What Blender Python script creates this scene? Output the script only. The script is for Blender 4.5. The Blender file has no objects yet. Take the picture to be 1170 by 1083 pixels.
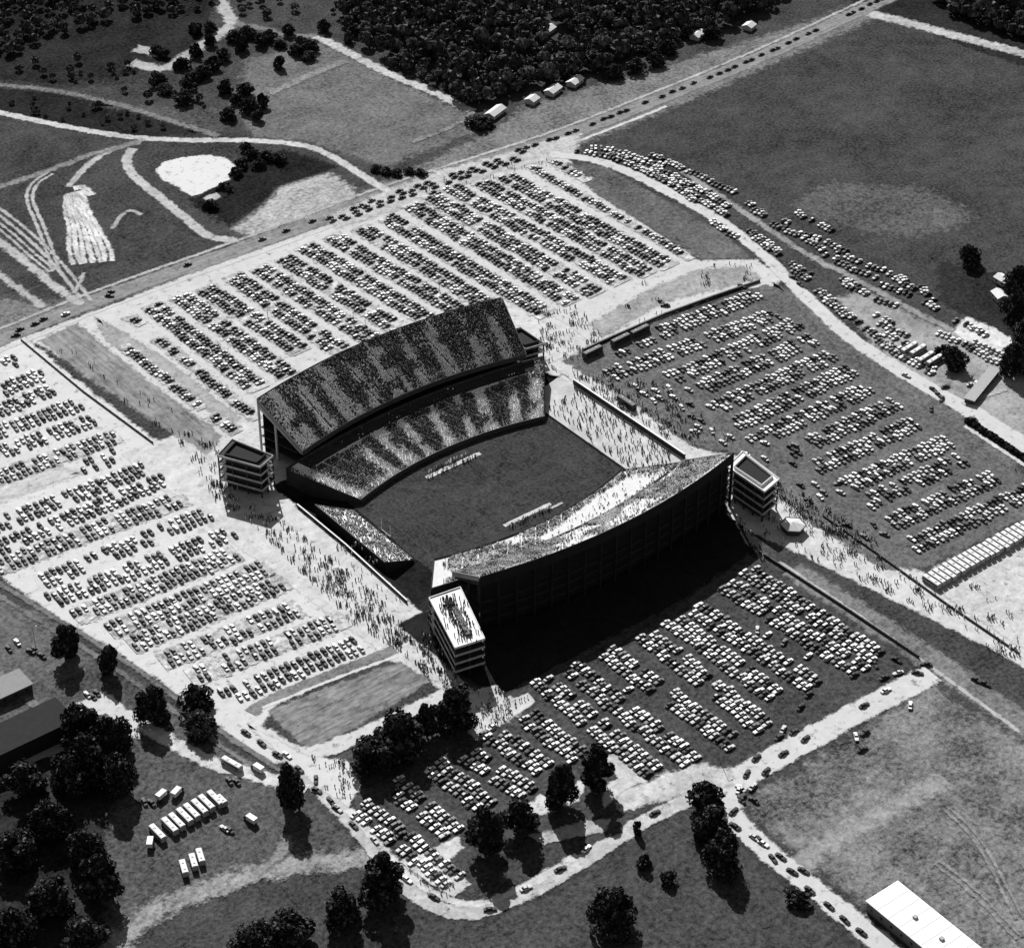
import bpy, bmesh, math, random
import numpy as np
from mathutils import Vector, Matrix
R_ = math.radians
random.seed(7); rng = np.random.default_rng(7)
S = bpy.context.scene
C = S.collection

# ------------------------------------------------------------------ camera, sky, sun, exposure
CAM = np.array([-559.598, -723.555, 665.937]); YAW = 0.9016598; PITCH = 0.6272724; FPX = 2637.78
PCX, PCY = 585.0, 541.5                      # the photograph is 1170 x 1083
_f = np.array([math.cos(PITCH)*math.cos(YAW), math.cos(PITCH)*math.sin(YAW), -math.sin(PITCH)])
_r = np.array([math.sin(YAW), -math.cos(YAW), 0.0]); _u = np.cross(_r, _f)
cam = bpy.data.cameras.new('aerial_camera'); camo = bpy.data.objects.new('aerial_camera', cam); C.objects.link(camo)
cam.sensor_fit = 'HORIZONTAL'; cam.sensor_width = 36.0; cam.lens = FPX/1170*36; cam.clip_start = 5; cam.clip_end = 8000
m3 = Matrix(((_r[0], _u[0], -_f[0]), (_r[1], _u[1], -_f[1]), (_r[2], _u[2], -_f[2])))
camo.matrix_world = Matrix.Translation(Vector(CAM)) @ m3.to_4x4()
S.camera = camo

SUNV = np.array([17.0, 37.0, 31.0]); SUNV /= np.linalg.norm(SUNV)      # towards the sun
el = math.asin(SUNV[2])
w = bpy.data.worlds.new('World'); S.world = w; w.use_nodes = True
nt = w.node_tree; bg = nt.nodes['Background']
sky = nt.nodes.new('ShaderNodeTexSky'); sky.sky_type = 'NISHITA'; sky.sun_disc = False
sky.sun_elevation = el; sky.sun_rotation = math.atan2(SUNV[0], SUNV[1])
bw = nt.nodes.new('ShaderNodeRGBToBW')       # a black-and-white photograph
nt.links.new(sky.outputs[0], bw.inputs[0]); nt.links.new(bw.outputs[0], bg.inputs[0]); bg.inputs[1].default_value = 0.05
sl = bpy.data.lights.new('sun', 'SUN'); sl.energy = 4.4; sl.angle = R_(0.5); sl.color = (1, 1, 1)
so = bpy.data.objects.new('sun', sl); C.objects.link(so)
so.rotation_euler = Vector(SUNV).to_track_quat('Z', 'Y').to_euler()
S.view_settings.view_transform = 'Standard'; S.view_settings.look = 'None'; S.view_settings.gamma = 1
S.view_settings.exposure = 0.78
S.render.film_transparent = False

def G(x, y, z=0.0):                          # photo pixel -> place on the plane of height z
    d = _f*FPX + _r*(x-PCX) - _u*(y-PCY); t = (z-CAM[2])/d[2]; p = CAM+d*t
    return float(p[0]), float(p[1])
def dist(p): return float(np.linalg.norm(np.array([p[0], p[1], 0.0])-CAM))
def inframe(p):
    d = np.array([p[0], p[1], 0.5])-CAM; zz = d@_f
    X = PCX+FPX*(d@_r)/zz; Y = PCY-FPX*(d@_u)/zz
    return 4 < X < 1166 and 4 < Y < 1079

# ------------------------------------------------------------------ materials (all greys)
def lin(t):
    t = t/255.0; return ((t+0.055)/1.055)**2.4 if t > .04045 else t/12.92
def alb(t): return min(.85, lin(t)/1.42)
MATS = {}
def base_mat(name):
    m = bpy.data.materials.new(name); m.use_nodes = True
    p = m.node_tree.nodes['Principled BSDF']; p.inputs['Roughness'].default_value = .9
    p.inputs['Specular IOR Level'].default_value = .15
    return m, m.node_tree, p
def mth(nt, op, a, b=None, clamp=False):
    n = nt.nodes.new('ShaderNodeMath'); n.operation = op; n.use_clamp = clamp
    for i, v in enumerate((a, b)):
        if v is None: continue
        if isinstance(v, (int, float)): n.inputs[i].default_value = v
        else: nt.links.new(v, n.inputs[i])
    return n.outputs[0]
def noise(nt, scale, detail=3, rough=.55, vec=None, stretch=None):
    n = nt.nodes.new('ShaderNodeTexNoise'); n.inputs['Scale'].default_value = scale
    n.inputs['Detail'].default_value = detail; n.inputs['Roughness'].default_value = rough
    tc = nt.nodes.new('ShaderNodeTexCoord'); v = tc.outputs['Object']
    if stretch:
        mp = nt.nodes.new('ShaderNodeMapping'); mp.inputs['Scale'].default_value = stretch
        mp.inputs['Rotation'].default_value = (0, 0, random.uniform(0, .0)); nt.links.new(v, mp.inputs[0]); v = mp.outputs[0]
    nt.links.new(v, n.inputs['Vector'])
    return n.outputs[0]
def plain(name, a, rough=.8, var=.12, scale=.8, spec=.2, metal=0):
    if name in MATS: return MATS[name]
    m, nt, p = base_mat(name)
    n = noise(nt, scale, 4)
    v = mth(nt, 'MULTIPLY', mth(nt, 'ADD', mth(nt, 'MULTIPLY', mth(nt, 'SUBTRACT', n, .5), 2*var*2), 1.0), a, True)
    cc = nt.nodes.new('ShaderNodeCombineColor')
    for i in range(3): nt.links.new(v, cc.inputs[i])
    nt.links.new(cc.outputs[0], p.inputs['Base Color'])
    p.inputs['Roughness'].default_value = rough; p.inputs['Specular IOR Level'].default_value = spec; p.inputs['Metallic'].default_value = metal
    MATS[name] = m; return m
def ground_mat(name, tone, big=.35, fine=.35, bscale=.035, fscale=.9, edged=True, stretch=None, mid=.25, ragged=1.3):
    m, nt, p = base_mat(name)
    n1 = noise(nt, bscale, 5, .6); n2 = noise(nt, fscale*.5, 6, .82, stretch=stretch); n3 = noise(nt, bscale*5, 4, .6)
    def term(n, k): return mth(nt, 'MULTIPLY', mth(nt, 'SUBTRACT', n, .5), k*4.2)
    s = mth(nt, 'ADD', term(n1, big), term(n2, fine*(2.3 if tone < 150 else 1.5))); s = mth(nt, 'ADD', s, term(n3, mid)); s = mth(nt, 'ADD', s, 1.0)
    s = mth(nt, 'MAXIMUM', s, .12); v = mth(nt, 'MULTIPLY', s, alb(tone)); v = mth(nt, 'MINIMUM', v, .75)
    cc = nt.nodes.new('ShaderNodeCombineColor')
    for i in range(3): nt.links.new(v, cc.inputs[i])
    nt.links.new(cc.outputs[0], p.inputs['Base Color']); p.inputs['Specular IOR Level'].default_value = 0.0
    if edged:
        at = nt.nodes.new('ShaderNodeAttribute'); at.attribute_name = 'edge'
        ne = noise(nt, .22, 7, .75)
        a = mth(nt, 'ADD', at.outputs['Fac'], mth(nt, 'MULTIPLY', mth(nt, 'SUBTRACT', ne, .5), ragged*2.2))
        a = mth(nt, 'MULTIPLY', mth(nt, 'SUBTRACT', a, .36), 2.1, True)
        nt.links.new(a, p.inputs['Alpha'])
    MATS[name] = m; return m

# ------------------------------------------------------------------ mesh helpers
def tag(o, label=None, cat=None, group=None, kind=None):
    if label and len(label.split()) > 16: print('LONG', len(label.split()), label)
    if label: o['label'] = label
    if cat: o['category'] = cat
    if group: o['group'] = group
    if kind: o['kind'] = kind
    return o
def link(name, me, mats, parent=None):
    for m in (mats if isinstance(mats, (list, tuple)) else [mats]): me.materials.append(m)
    o = bpy.data.objects.new(name, me); C.objects.link(o)
    if parent is not None: o.parent = parent
    return o
def empty(name, loc=(0, 0, 0), rz=0):
    o = bpy.data.objects.new(name, None); C.objects.link(o); o.location = loc; o.rotation_euler = (0, 0, rz)
    o.empty_display_size = 1; return o
class MB:
    def __init__(s): s.v = []; s.f = []; s.m = []
    def quad(s, a, b, c, d, m=0):
        i = len(s.v); s.v += [a, b, c, d]; s.f.append((i, i+1, i+2, i+3)); s.m.append(m)
    def poly(s, pts, m=0):
        i = len(s.v); s.v += list(pts); s.f.append(tuple(range(i, i+len(pts)))); s.m.append(m)
    def hexa(s, b, t, m=0, mt=None):       # b, t: 4 bottom and 4 top points, counter-clockwise
        i = len(s.v); s.v += list(b)+list(t)
        fs = [(3, 2, 1, 0), (4, 5, 6, 7), (0, 1, 5, 4), (1, 2, 6, 5), (2, 3, 7, 6), (3, 0, 4, 7)]
        for k, f in enumerate(fs): s.f.append(tuple(i+q for q in f)); s.m.append(mt if (mt is not None and k == 1) else m)
    def box(s, x0, y0, z0, x1, y1, z1, m=0, mt=None):
        s.hexa([(x0, y0, z0), (x1, y0, z0), (x1, y1, z0), (x0, y1, z0)], [(x0, y0, z1), (x1, y0, z1), (x1, y1, z1), (x0, y1, z1)], m, mt)
    def prism(s, pts, z0, z1, m=0, mt=None):
        n = len(pts); i = len(s.v)
        s.v += [(p[0], p[1], z0) for p in pts]+[(p[0], p[1], z1) for p in pts]
        s.f.append(tuple(reversed(range(i, i+n)))); s.m.append(m)
        s.f.append(tuple(range(i+n, i+2*n))); s.m.append(m if mt is None else mt)
        for k in range(n):
            l = (k+1) % n; s.f.append((i+k, i+l, i+n+l, i+n+k)); s.m.append(m)
    def bar(s, a, b, r, m=0, n=6, r2=None):
        a = Vector(a); b = Vector(b); d = (b-a).normalized(); q = Vector((0, 0, 1)) if abs(d.z) < .9 else Vector((1, 0, 0))
        u = d.cross(q).normalized(); w_ = d.cross(u); r2 = r if r2 is None else r2; i = len(s.v)
        for c, rr in ((a, r), (b, r2)):
            for k in range(n):
                t = 2*math.pi*k/n; s.v.append(tuple(c+u*(rr*math.cos(t))+w_*(rr*math.sin(t))))
        for k in range(n):
            l = (k+1) % n; s.f.append((i+k, i+l, i+n+l, i+n+k)); s.m.append(m)
        s.f.append(tuple(reversed(range(i, i+n)))); s.m.append(m); s.f.append(tuple(range(i+n, i+2*n))); s.m.append(m)
    def wall(s, pts, z0, z1, t, m=0):       # thin upright wall along a polyline
        for a, b in zip(pts[:-1], pts[1:]):
            dx, dy = b[0]-a[0], b[1]-a[1]; L = math.hypot(dx, dy) or 1; nx, ny = -dy/L*t/2, dx/L*t/2
            s.hexa([(a[0]-nx, a[1]-ny, z0), (b[0]-nx, b[1]-ny, z0), (b[0]+nx, b[1]+ny, z0), (a[0]+nx, a[1]+ny, z0)],
                   [(a[0]-nx, a[1]-ny, z1), (b[0]-nx, b[1]-ny, z1), (b[0]+nx, b[1]+ny, z1), (a[0]+nx, a[1]+ny, z1)], m)
    def mesh(s, name):
        me = bpy.data.meshes.new(name); me.from_pydata([tuple(map(float, v)) for v in s.v], [], s.f)
        me.polygons.foreach_set('material_index', np.array(s.m, dtype=np.int32)); me.update()
        bm = bmesh.new(); bm.from_mesh(me); bmesh.ops.recalc_face_normals(bm, faces=bm.faces); bm.to_mesh(me); bm.free()
        return me
    def build(s, name, mats, parent=None): return link(name, s.mesh(name), mats, parent)
    def arrays(s):                          # to triangles/quads arrays for mass copies
        return np.array(s.v, float), s.f, s.m
def mass(name, templ, places, mats, parent=None):
    """many copies of small templates in ONE mesh. templ: list of (v, faces, mats); places: (kind, x, y, z, rot, scale, matmap)"""
    V = []; L = []; LS = []; M = []; off = 0
    pre = []
    for v, f, m in templ:
        pre.append((v, np.concatenate([np.array(q) for q in f]), np.array([len(q) for q in f]), np.array(m)))
    for (k, x, y, z, r, sc, mm) in places:
        v, li, ls, m = pre[k]; c_, s_ = math.cos(r), math.sin(r)
        if not isinstance(sc, tuple): sc = (sc, sc, sc)
        vx = v[:, 0]*sc[0]; vy = v[:, 1]*sc[1]
        V.append(np.stack([x+vx*c_-vy*s_, y+vx*s_+vy*c_, z+v[:, 2]*sc[2]], 1)); L.append(li+off); LS.append(ls)
        M.append(np.array(mm)[m]); off += len(v)
    V = np.concatenate(V); L = np.concatenate(L).astype(np.int32); LS = np.concatenate(LS); M = np.concatenate(M).astype(np.int32)
    return raw_mesh(name, V, L, LS, M, mats, parent)
def raw_mesh(name, V, L, LS, M, mats, parent=None, smooth=False):
    me = bpy.data.meshes.new(name); me.vertices.add(len(V)); me.vertices.foreach_set('co', V.astype(np.float32).ravel())
    me.loops.add(len(L)); me.loops.foreach_set('vertex_index', L)
    me.polygons.add(len(LS)); st = np.concatenate([[0], np.cumsum(LS)[:-1]]).astype(np.int32)
    me.polygons.foreach_set('loop_start', st); me.polygons.foreach_set('material_index', M)
    me.update(calc_edges=True); me.validate()
    return link(name, me, mats, parent)

# ------------------------------------------------------------------ ground sheets with ragged edges
LAYER = [1]
def zl():
    LAYER[0] += 1; return .004*LAYER[0]
def densify(pts, step, closed=True):
    out = []; n = len(pts)
    for i in range(n if closed else n-1):
        a = pts[i]; b = pts[(i+1) % n]; L = math.hypot(b[0]-a[0], b[1]-a[1]); k = max(1, int(L/step))
        for j in range(k): out.append((a[0]+(b[0]-a[0])*j/k, a[1]+(b[1]-a[1])*j/k))
    if not closed: out.append(pts[-1])
    return out
def set_edge(me, vals):
    at = me.attributes.new('edge', 'FLOAT', 'POINT'); at.data.foreach_set('value', np.array(vals, dtype=np.float32))
def sheet(name, px, mat, soft=2.5, world=False, z=None, jit=.5, label=None):
    """a flat patch of ground: polygon in photo pixels, soft rim of the given width in metres"""
    pts = px if world else [G(*p) for p in px]
    A = sum(a[0]*b[1]-b[0]*a[1] for a, b in zip(pts, pts[1:]+pts[:1]))
    if A < 0: pts = pts[::-1]
    pts = densify(pts, 4.0); n = len(pts); z = zl() if z is None else z
    pts = [(p[0]+random.uniform(-jit, jit), p[1]+random.uniform(-jit, jit)) for p in pts]
    inner = []; outer = []
    for i in range(n):
        a = pts[i-2]; b = pts[(i+2) % n]; dx, dy = b[0]-a[0], b[1]-a[1]; L = math.hypot(dx, dy) or 1
        inner.append((pts[i][0]-dy/L*soft, pts[i][1]+dx/L*soft)); outer.append((pts[i][0]+dy/L*soft*1.3, pts[i][1]-dx/L*soft*1.3))
    pts = outer
    bm = bmesh.new()
    vo = [bm.verts.new((p[0], p[1], z)) for p in pts]; vi = [bm.verts.new((p[0], p[1], z)) for p in inner]
    for i in range(n):
        j = (i+1) % n
        try: bm.faces.new((vo[i], vo[j], vi[j], vi[i]))
        except ValueError: pass
    es = [bm.edges.get((vi[i], vi[(i+1) % n])) for i in range(n)]
    bmesh.ops.triangle_fill(bm, use_beauty=False, edges=[e for e in es if e])
    bmesh.ops.recalc_face_normals(bm, faces=bm.faces)
    for f in bm.faces:
        if f.normal.z < 0: f.normal_flip()
    me = bpy.data.meshes.new(name); bm.to_mesh(me); bm.free()
    set_edge(me, [0]*n+[1]*n)
    o = link(name, me, mat); tag(o, kind='structure', label=label); return o
def ribbon_geo(pts, w, z, soft, V, F, E):
    pts = densify(pts, 5.0, False)
    n = len(pts); ws = w if callable(w) else (lambda t: w)
    o = len(V)
    for i, p in enumerate(pts):
        a = pts[max(0, i-1)]; b = pts[min(n-1, i+1)]; dx, dy = b[0]-a[0], b[1]-a[1]; L = math.hypot(dx, dy) or 1
        nx, ny = -dy/L, dx/L; hw = ws(i/(n-1))/2*random.uniform(.93, 1.07)
        for k, e in ((-hw-soft*1.5, 0), (-hw+min(soft, hw*.6), 1), (0, 1), (hw-min(soft, hw*.6), 1), (hw+soft*1.5, 0)):
            V.append((p[0]+nx*k, p[1]+ny*k, z)); E.append(e)
    for i in range(n-1):
        for k in range(4): q = o+i*5+k; F.append((q, q+5, q+6, q+1))
def smooth_line(pts, it=2):
    for _ in range(it):
        o = [pts[0]]
        for a, b in zip(pts[:-1], pts[1:]): o += [(a[0]*.75+b[0]*.25, a[1]*.75+b[1]*.25), (a[0]*.25+b[0]*.75, a[1]*.25+b[1]*.75)]
        pts = o+[pts[-1]]
    return pts
def road(name, px, w, mat, soft=1.2, world=False, smooth=True, rut=None):
    pts = list(px) if world else [G(*p) for p in px]
    if smooth and len(pts) > 2: pts = smooth_line(pts)
    V = []; F = []; E = []; z = zl()
    if rut:
        for s in (-1, 1):
            pp = []
            for i, p in enumerate(pts):
                a = pts[max(0, i-1)]; b = pts[min(len(pts)-1, i+1)]; dx, dy = b[0]-a[0], b[1]-a[1]; L = math.hypot(dx, dy) or 1
                pp.append((p[0]-dy/L*s*rut, p[1]+dx/L*s*rut))
            ribbon_geo(pp, w, z, soft, V, F, E)
    else: ribbon_geo(pts, w, z, soft, V, F, E)
    me = bpy.data.meshes.new(name); me.from_pydata(V, [], F); me.update(); set_edge(me, E)
    o = link(name, me, mat); tag(o, kind='structure'); return o

M_grass = ground_mat('dark_grass', 72, .35, .55, .02, 1.1, edged=False, mid=.3)
BX0, BX1, BY0, BY1 = -88.0, 86.0, -62.0, 62.0          # the sunken bowl
mb = MB(); FAR = 3000
for (x0, y0, x1, y1) in ((-FAR, -FAR, FAR, BY0), (-FAR, BY1, FAR, FAR), (-FAR, BY0, BX0, BY1), (BX1, BY0, FAR, BY1)):
    mb.quad((x0, y0, 0), (x1, y0, 0), (x1, y1, 0), (x0, y1, 0))
tag(mb.build('ground', M_grass), kind='structure')

gm = lambda n, t, **k: ground_mat(n, t, **k)
# fields and rough land
sheet('scrub_field', [(-80, -40), (255, -40), (200, 72), (150, 95), (60, 100), (-80, 95)], gm('scrub_grass', 62, big=.5, fine=.6), 6)
sheet('scrub_field', [(-80, -40), (252, -40), (235, 40), (200, 66), (150, 86), (60, 96), (-80, 80)], gm('thicket_floor', 46, big=.5, fine=.6), 5)
sheet('field', [(283, 66), (368, 48), (450, 90), (540, 132), (548, 150), (440, 193), (350, 163), (290, 158), (262, 120)], gm('field_grass', 112, big=.3, fine=.4), 5)
sheet('field', [(5, 102), (60, 106), (130, 120), (235, 152), (150, 157), (60, 140), (-60, 112), (-60, 85)], gm('dark_scrub', 44, big=.4, fine=.5), 4)
sheet('field', [(100, 118), (200, 120), (262, 122), (262, 150), (240, 150), (150, 128)], gm('weedy_grass', 88, big=.4, fine=.5), 4)
sheet('verge', [(-60, 335), (60, 345), (150, 318), (240, 285), (330, 255), (430, 212), (560, 150), (600, 122), (700, 92), (830, 55), (960, 12), (1010, -10), (1040, 5), (760, 128), (640, 175), (520, 205), (430, 240), (230, 315), (20, 385), (-60, 410)], gm('verge_grass', 122, big=.35, fine=.45, bscale=.05), 5)
sheet('field', [(265, 262), (300, 235), (320, 213), (375, 197), (402, 212), (408, 225), (395, 236), (290, 271)], gm('dry_grass', 172, big=.35, fine=.5, bscale=.06), 4)
sheet('field', [(215, 228), (260, 205), (278, 178), (330, 172), (385, 190), (372, 196), (318, 212), (298, 232), (262, 258), (235, 242)], gm('marsh_grass', 40, big=.5, fine=.6, bscale=.05), 4)
sheet('field', [(30, 330), (90, 345), (200, 300), (270, 280), (238, 272), (150, 235), (135, 260), (132, 300), (85, 310)], gm('rough_pasture', 72, big=.4, fine=.5), 4)
sheet('pond', [(178, 195), (186, 186), (205, 180), (232, 177), (257, 180), (273, 194), (268, 203), (248, 212), (228, 222), (220, 224), (205, 215), (186, 206)], gm('pale_water', 222, big=.03, fine=.02, mid=.02), 1.2)
sheet('pond', [(232, 226), (262, 214), (258, 224), (236, 231)], gm('silt', 185, big=.1, fine=.2), 1.2)
sheet('field', [(968, 12), (1000, 12), (1120, 60), (1170, 75), (1230, 95), (1230, -30), (1000, -30)], gm('edge_brush', 48, big=.4, fine=.5), 3)
road('dirt_track', [(975, 12), (1030, 24), (1080, 38), (1165, 60), (1230, 78)], 10, gm('pale_lane', 185, big=.3, fine=.3), 2)
sheet('field', [(950, 205), (1060, 215), (1120, 250), (1050, 275), (960, 262), (900, 235)], gm('worn_grass', 94, big=.4, fine=.5, ragged=2), 5)
sheet('field', [(955, 342), (985, 330), (1060, 368), (1170, 400), (1230, 420), (1230, 560), (1165, 510), (1100, 470), (1030, 430)], gm('yard_dirt', 158, big=.35, fine=.35), 4)
sheet('field', [(1075, 300), (1170, 320), (1230, 420), (1160, 405), (1110, 365), (1075, 345)], gm('dark_field_grass', 50, big=.4, fine=.5), 4)  # grass patch darker than the field around it
sheet('dirt_lot', [(1088, 380), (1104, 362), (1135, 374), (1162, 392), (1200, 420), (1160, 415), (1120, 400)], gm('white_gravel', 218, big=.1, fine=.15), 1.5)
# bottom fields
sheet('field', [(1062, 782), (1120, 815), (1230, 890), (1230, 1140), (1100, 1140), (1030, 1010), (985, 1035), (925, 985), (850, 928), (862, 905), (940, 860)], gm('mottled_grass', 118, big=.75, fine=.5, bscale=.03, mid=.35), 4)
road('worn_streak', [(915, 992), (930, 970), (985, 940), (1060, 900), (1080, 890)], 8, gm('streak_grass', 150, big=.3, fine=.4), 5)
sheet('field', [(430, 1050), (560, 1045), (640, 1010), (740, 945), (800, 915), (828, 930), (870, 990), (960, 1060), (990, 1110), (430, 1110)], gm('meadow_grass', 74, big=.35, fine=.5), 4)
sheet('field', [(0, 690), (60, 712), (140, 770), (250, 845), (330, 890), (410, 960), (380, 985), (300, 990), (160, 1050), (120, 1110), (-60, 1110), (-60, 660)], gm('park_grass', 88, big=.4, fine=.5), 4)
sheet('field', [(-20, 870), (75, 850), (130, 900), (110, 1000), (130, 1110), (-60, 1110), (-60, 880)], gm('shaded_woodfloor', 52, big=.5, fine=.5), 4)
sheet('field', [(110, 760), (60, 700), (5, 685), (-40, 680), (-40, 760), (60, 790)], gm('yard_grass', 100, big=.4, fine=.45), 3)

# the pale dirt of the parking grounds and plazas
M_dirt = gm('pale_dirt', 213, big=.05, fine=.05, mid=.07)
M_dirt2 = gm('packed_dirt', 207, big=.06, fine=.07, mid=.08)
sheet('parking_lot', [(-90, 415), (28, 384), (70, 420), (190, 512), (240, 540), (270, 572), (330, 650), (445, 742), (430, 752), (315, 806), (300, 830), (340, 868), (312, 872), (250, 832), (186, 780), (129, 742), (68, 707), (5, 662), (-90, 600)], M_dirt, 1.5)
sheet('parking_lot', [(28, 384), (130, 348), (215, 313), (330, 272), (430, 238), (530, 202), (640, 172), (700, 230), (795, 296), (862, 296), (895, 318), (882, 330), (840, 330), (660, 402), (640, 430)]
      + [(600, 420), (560, 380), (520, 400), (340, 480), (300, 520), (250, 530), (225, 515), (190, 490), (95, 425)], M_dirt2, 1.5)
M_plaza = gm('plaza_dirt', 206, big=.1, fine=.12, mid=.2)
W_ = lambda *a: a
sheet('plaza', [(-132, 88), (-132, 130), (-90, 128), (86, 122), (118, 118), (118, 62), (BX0, 62), (BX0, -62), (-100, -62), (-103, -128), (-92, -131), (-97, -152), (-112, -142), (-114, -100), (-120, -78), (-120, -62)], M_plaza, 1.2, world=True)
M_asph = gm('shadow_asphalt', 42, big=.2, fine=.2)  # the grandstand's shadow is deepened in this dark asphalt colour
sheet('pavement', [(-103, -62), (BX0, -62.2), (86, -62.2), (88, -100), (60, -128), (-60, -128), (-94, -128), (-100, -110)], M_asph, 1.0, world=True)
sheet('plaza', [(BX1, 62), (110, 62), (101, 30), (97, -45), (113, -70), (112, -120), (112, -240), (111, -320), (97, -320), (96, -245), (84, -180), (76, -135), (70, -110), (70, -93), (90, -75), (BX1, -62)], M_plaza, 1.2, world=True)
sheet('plaza', [(528, 793), (566, 783), (580, 800), (604, 792), (612, 802), (548, 848), (532, 835)], M_plaza, .8)
# grey worn strips
M_strip = gm('worn_turf', 140, big=.3, fine=.3, bscale=.06, stretch=(.9, .12, 1))
sheet('grass_strip', [(45, 389), (88, 370), (160, 428), (254, 498), (238, 520), (170, 478), (100, 432)], M_strip, 2)
sheet('grass_strip', [(108, 362), (128, 372), (200, 418), (275, 478), (262, 486), (185, 432), (120, 388)], gm('thin_turf', 168, big=.25, fine=.25), 2)
sheet('grass_strip', [(635, 186), (690, 190), (760, 228), (825, 265), (862, 296), (800, 298), (745, 262), (690, 228)], gm('wedge_grass', 102, big=.4, fine=.4), 2)
sheet('grass_strip', [(672, 372), (745, 330), (800, 308), (850, 305), (870, 318), (760, 345), (690, 385)], gm('trampled_turf', 160, big=.25, fine=.35), 3)
sheet('grass_strip', [(305, 812), (402, 775), (458, 756), (494, 778), (400, 835), (350, 857)], gm('plot_grass', 132, big=.3, fine=.35, bscale=.05, stretch=(.2, .9, 1)), 1.2)
road('footpath', [(286, 815), (300, 803), (380, 770), (452, 742)], 6, gm('verge_strip', 128, big=.3, fine=.3), 1)
road('footpath', [(300, 809), (380, 776), (455, 749)], 1.6, M_dirt, .5)
sheet('field', [(100, 540), (5, 572), (-60, 590), (-60, 570), (5, 550), (60, 532)], gm('bare_dirt', 196, big=.2, fine=.2), 3)
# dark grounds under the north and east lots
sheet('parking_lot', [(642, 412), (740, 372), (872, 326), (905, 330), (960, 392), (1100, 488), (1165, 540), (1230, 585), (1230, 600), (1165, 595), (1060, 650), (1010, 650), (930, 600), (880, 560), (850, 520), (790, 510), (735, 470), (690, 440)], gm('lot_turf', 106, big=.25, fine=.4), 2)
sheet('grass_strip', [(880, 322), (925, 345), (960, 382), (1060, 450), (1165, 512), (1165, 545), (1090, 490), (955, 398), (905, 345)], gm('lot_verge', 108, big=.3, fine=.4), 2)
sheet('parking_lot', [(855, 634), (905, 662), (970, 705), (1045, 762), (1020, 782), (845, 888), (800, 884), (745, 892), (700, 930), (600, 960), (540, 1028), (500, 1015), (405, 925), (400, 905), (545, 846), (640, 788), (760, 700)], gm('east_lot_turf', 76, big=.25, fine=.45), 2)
road('verge', [(905, 650), (1000, 712), (1060, 750), (1165, 825), (1230, 870)], 13, gm('path_verge', 126, big=.3, fine=.35), 2)
road('footpath', [(890, 642), (1000, 716), (1050, 752), (1165, 836)], 2.0, gm('pale_line', 180, big=.15, fine=.2), .5)
sheet('dirt_lot', [(1060, 652), (1165, 600), (1230, 570), (1230, 780), (1165, 738), (1080, 684)], gm('bus_lot_dirt', 200, big=.15, fine=.2), 1.5)

# roads
M_road = gm('dirt_road', 207, big=.06, fine=.06, mid=.08); M_lane = gm('grey_lane', 176, big=.25, fine=.25); M_trk = gm('faint_track', 136, big=.3, fine=.35)
XH = [(-330, 262), (-130, 262), (-73, 266), (0, 264), (57, 262), (120, 264), (190, 259), (250, 254), (331, 256), (418, 259), (517, 269), (800, 300)]
road('highway', XH, 13, gm('highway_surface', 142, big=.2, fine=.2, bscale=.08, stretch=(.1, 1, 1)), 1.5, world=True)
road('highway_shoulder', [(p[0], p[1]-10.5) for p in XH[:9]], 2.2, M_road, .8, world=True)
road('highway_shoulder', [(p[0], p[1]+9) for p in XH], 2.0, M_lane, .8, world=True)
sheet('parking_lot', [(430, 222), (500, 195), (560, 180), (625, 160), (665, 152), (660, 176), (560, 200), (455, 240), (385, 262), (370, 250)], gm('junction_dirt', 190, big=.2, fine=.3), 3)
road('dirt_road', [(628, 176), (680, 182), (720, 197), (765, 220), (820, 250), (850, 273), (880, 298), (905, 325), (930, 348), (965, 382), (1010, 412), (1060, 443), (1110, 470), (1165, 505), (1230, 545)], lambda t: 7.5+9*max(0, t-.45), M_road, 1)
road('dirt_road', [(-60, 118), (5, 130), (40, 138), (90, 148), (150, 158), (215, 161), (270, 160), (350, 165), (385, 182), (420, 205), (450, 222)], 5.5, gm('lane_dirt', 196, big=.2, fine=.2), 1)
road('dirt_road', [(152, 170), (143, 182), (150, 200), (178, 222), (215, 252), (238, 272), (270, 275)], 6, gm('lane_dirt_grey', 186, big=.2, fine=.2), 1)
road('dirt_track', [(-60, 92), (5, 98), (60, 103), (130, 118), (200, 140), (250, 156)], 4, gm('old_track', 122, big=.3, fine=.35), 2)
road('dirt_track', [(165, 160), (125, 172), (98, 190), (78, 214)], 4, M_lane, 1)
road('dirt_track', [(160, 163), (110, 175), (70, 190), (20, 208), (-40, 225)], 4, M_trk, 2)
road('dirt_track', [(58, 198), (38, 210), (32, 228), (45, 255), (58, 290), (64, 310)], 1.6, M_lane, .8, rut=1.8)
road('dirt_track', [(-40, 215), (5, 246), (40, 275), (70, 305), (100, 345)], 1.4, M_lane, 1, rut=2.2)
road('dirt_track', [(-40, 232), (5, 262), (35, 290), (60, 310)], 1.2, M_lane, .8, rut=1.8)
road('dirt_track', [(-40, 250), (5, 280), (40, 308), (75, 338), (95, 348)], 5.5, gm('bank_track', 180, big=.2, fine=.3), 1.5)
road('dirt_track', [(-40, 290), (5, 318), (50, 352)], 3, M_lane, 2)
M_streak = gm('scraped_clay', 205, big=.2, fine=.55, bscale=.1, fscale=.35, stretch=(1.2, .25, 1))
for i_ in range(7):
    q_ = i_/6; road('dirt_track', [(76+18*q_, 222-4*q_), (74+26*q_, 240), (80+34*q_, 262+2*q_), (78+50*q_, 288), (84+44*q_+3*math.sin(i_*2.1), 303-4*q_)], 2.4+.8*(i_ % 2), M_streak, .9)
road('dirt_track', [(84, 216), (96, 214), (104, 224)], 5, M_streak, 1)
road('dirt_track', [(128, 262), (138, 246), (150, 240), (162, 246)], 2, M_lane, 1)
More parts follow.
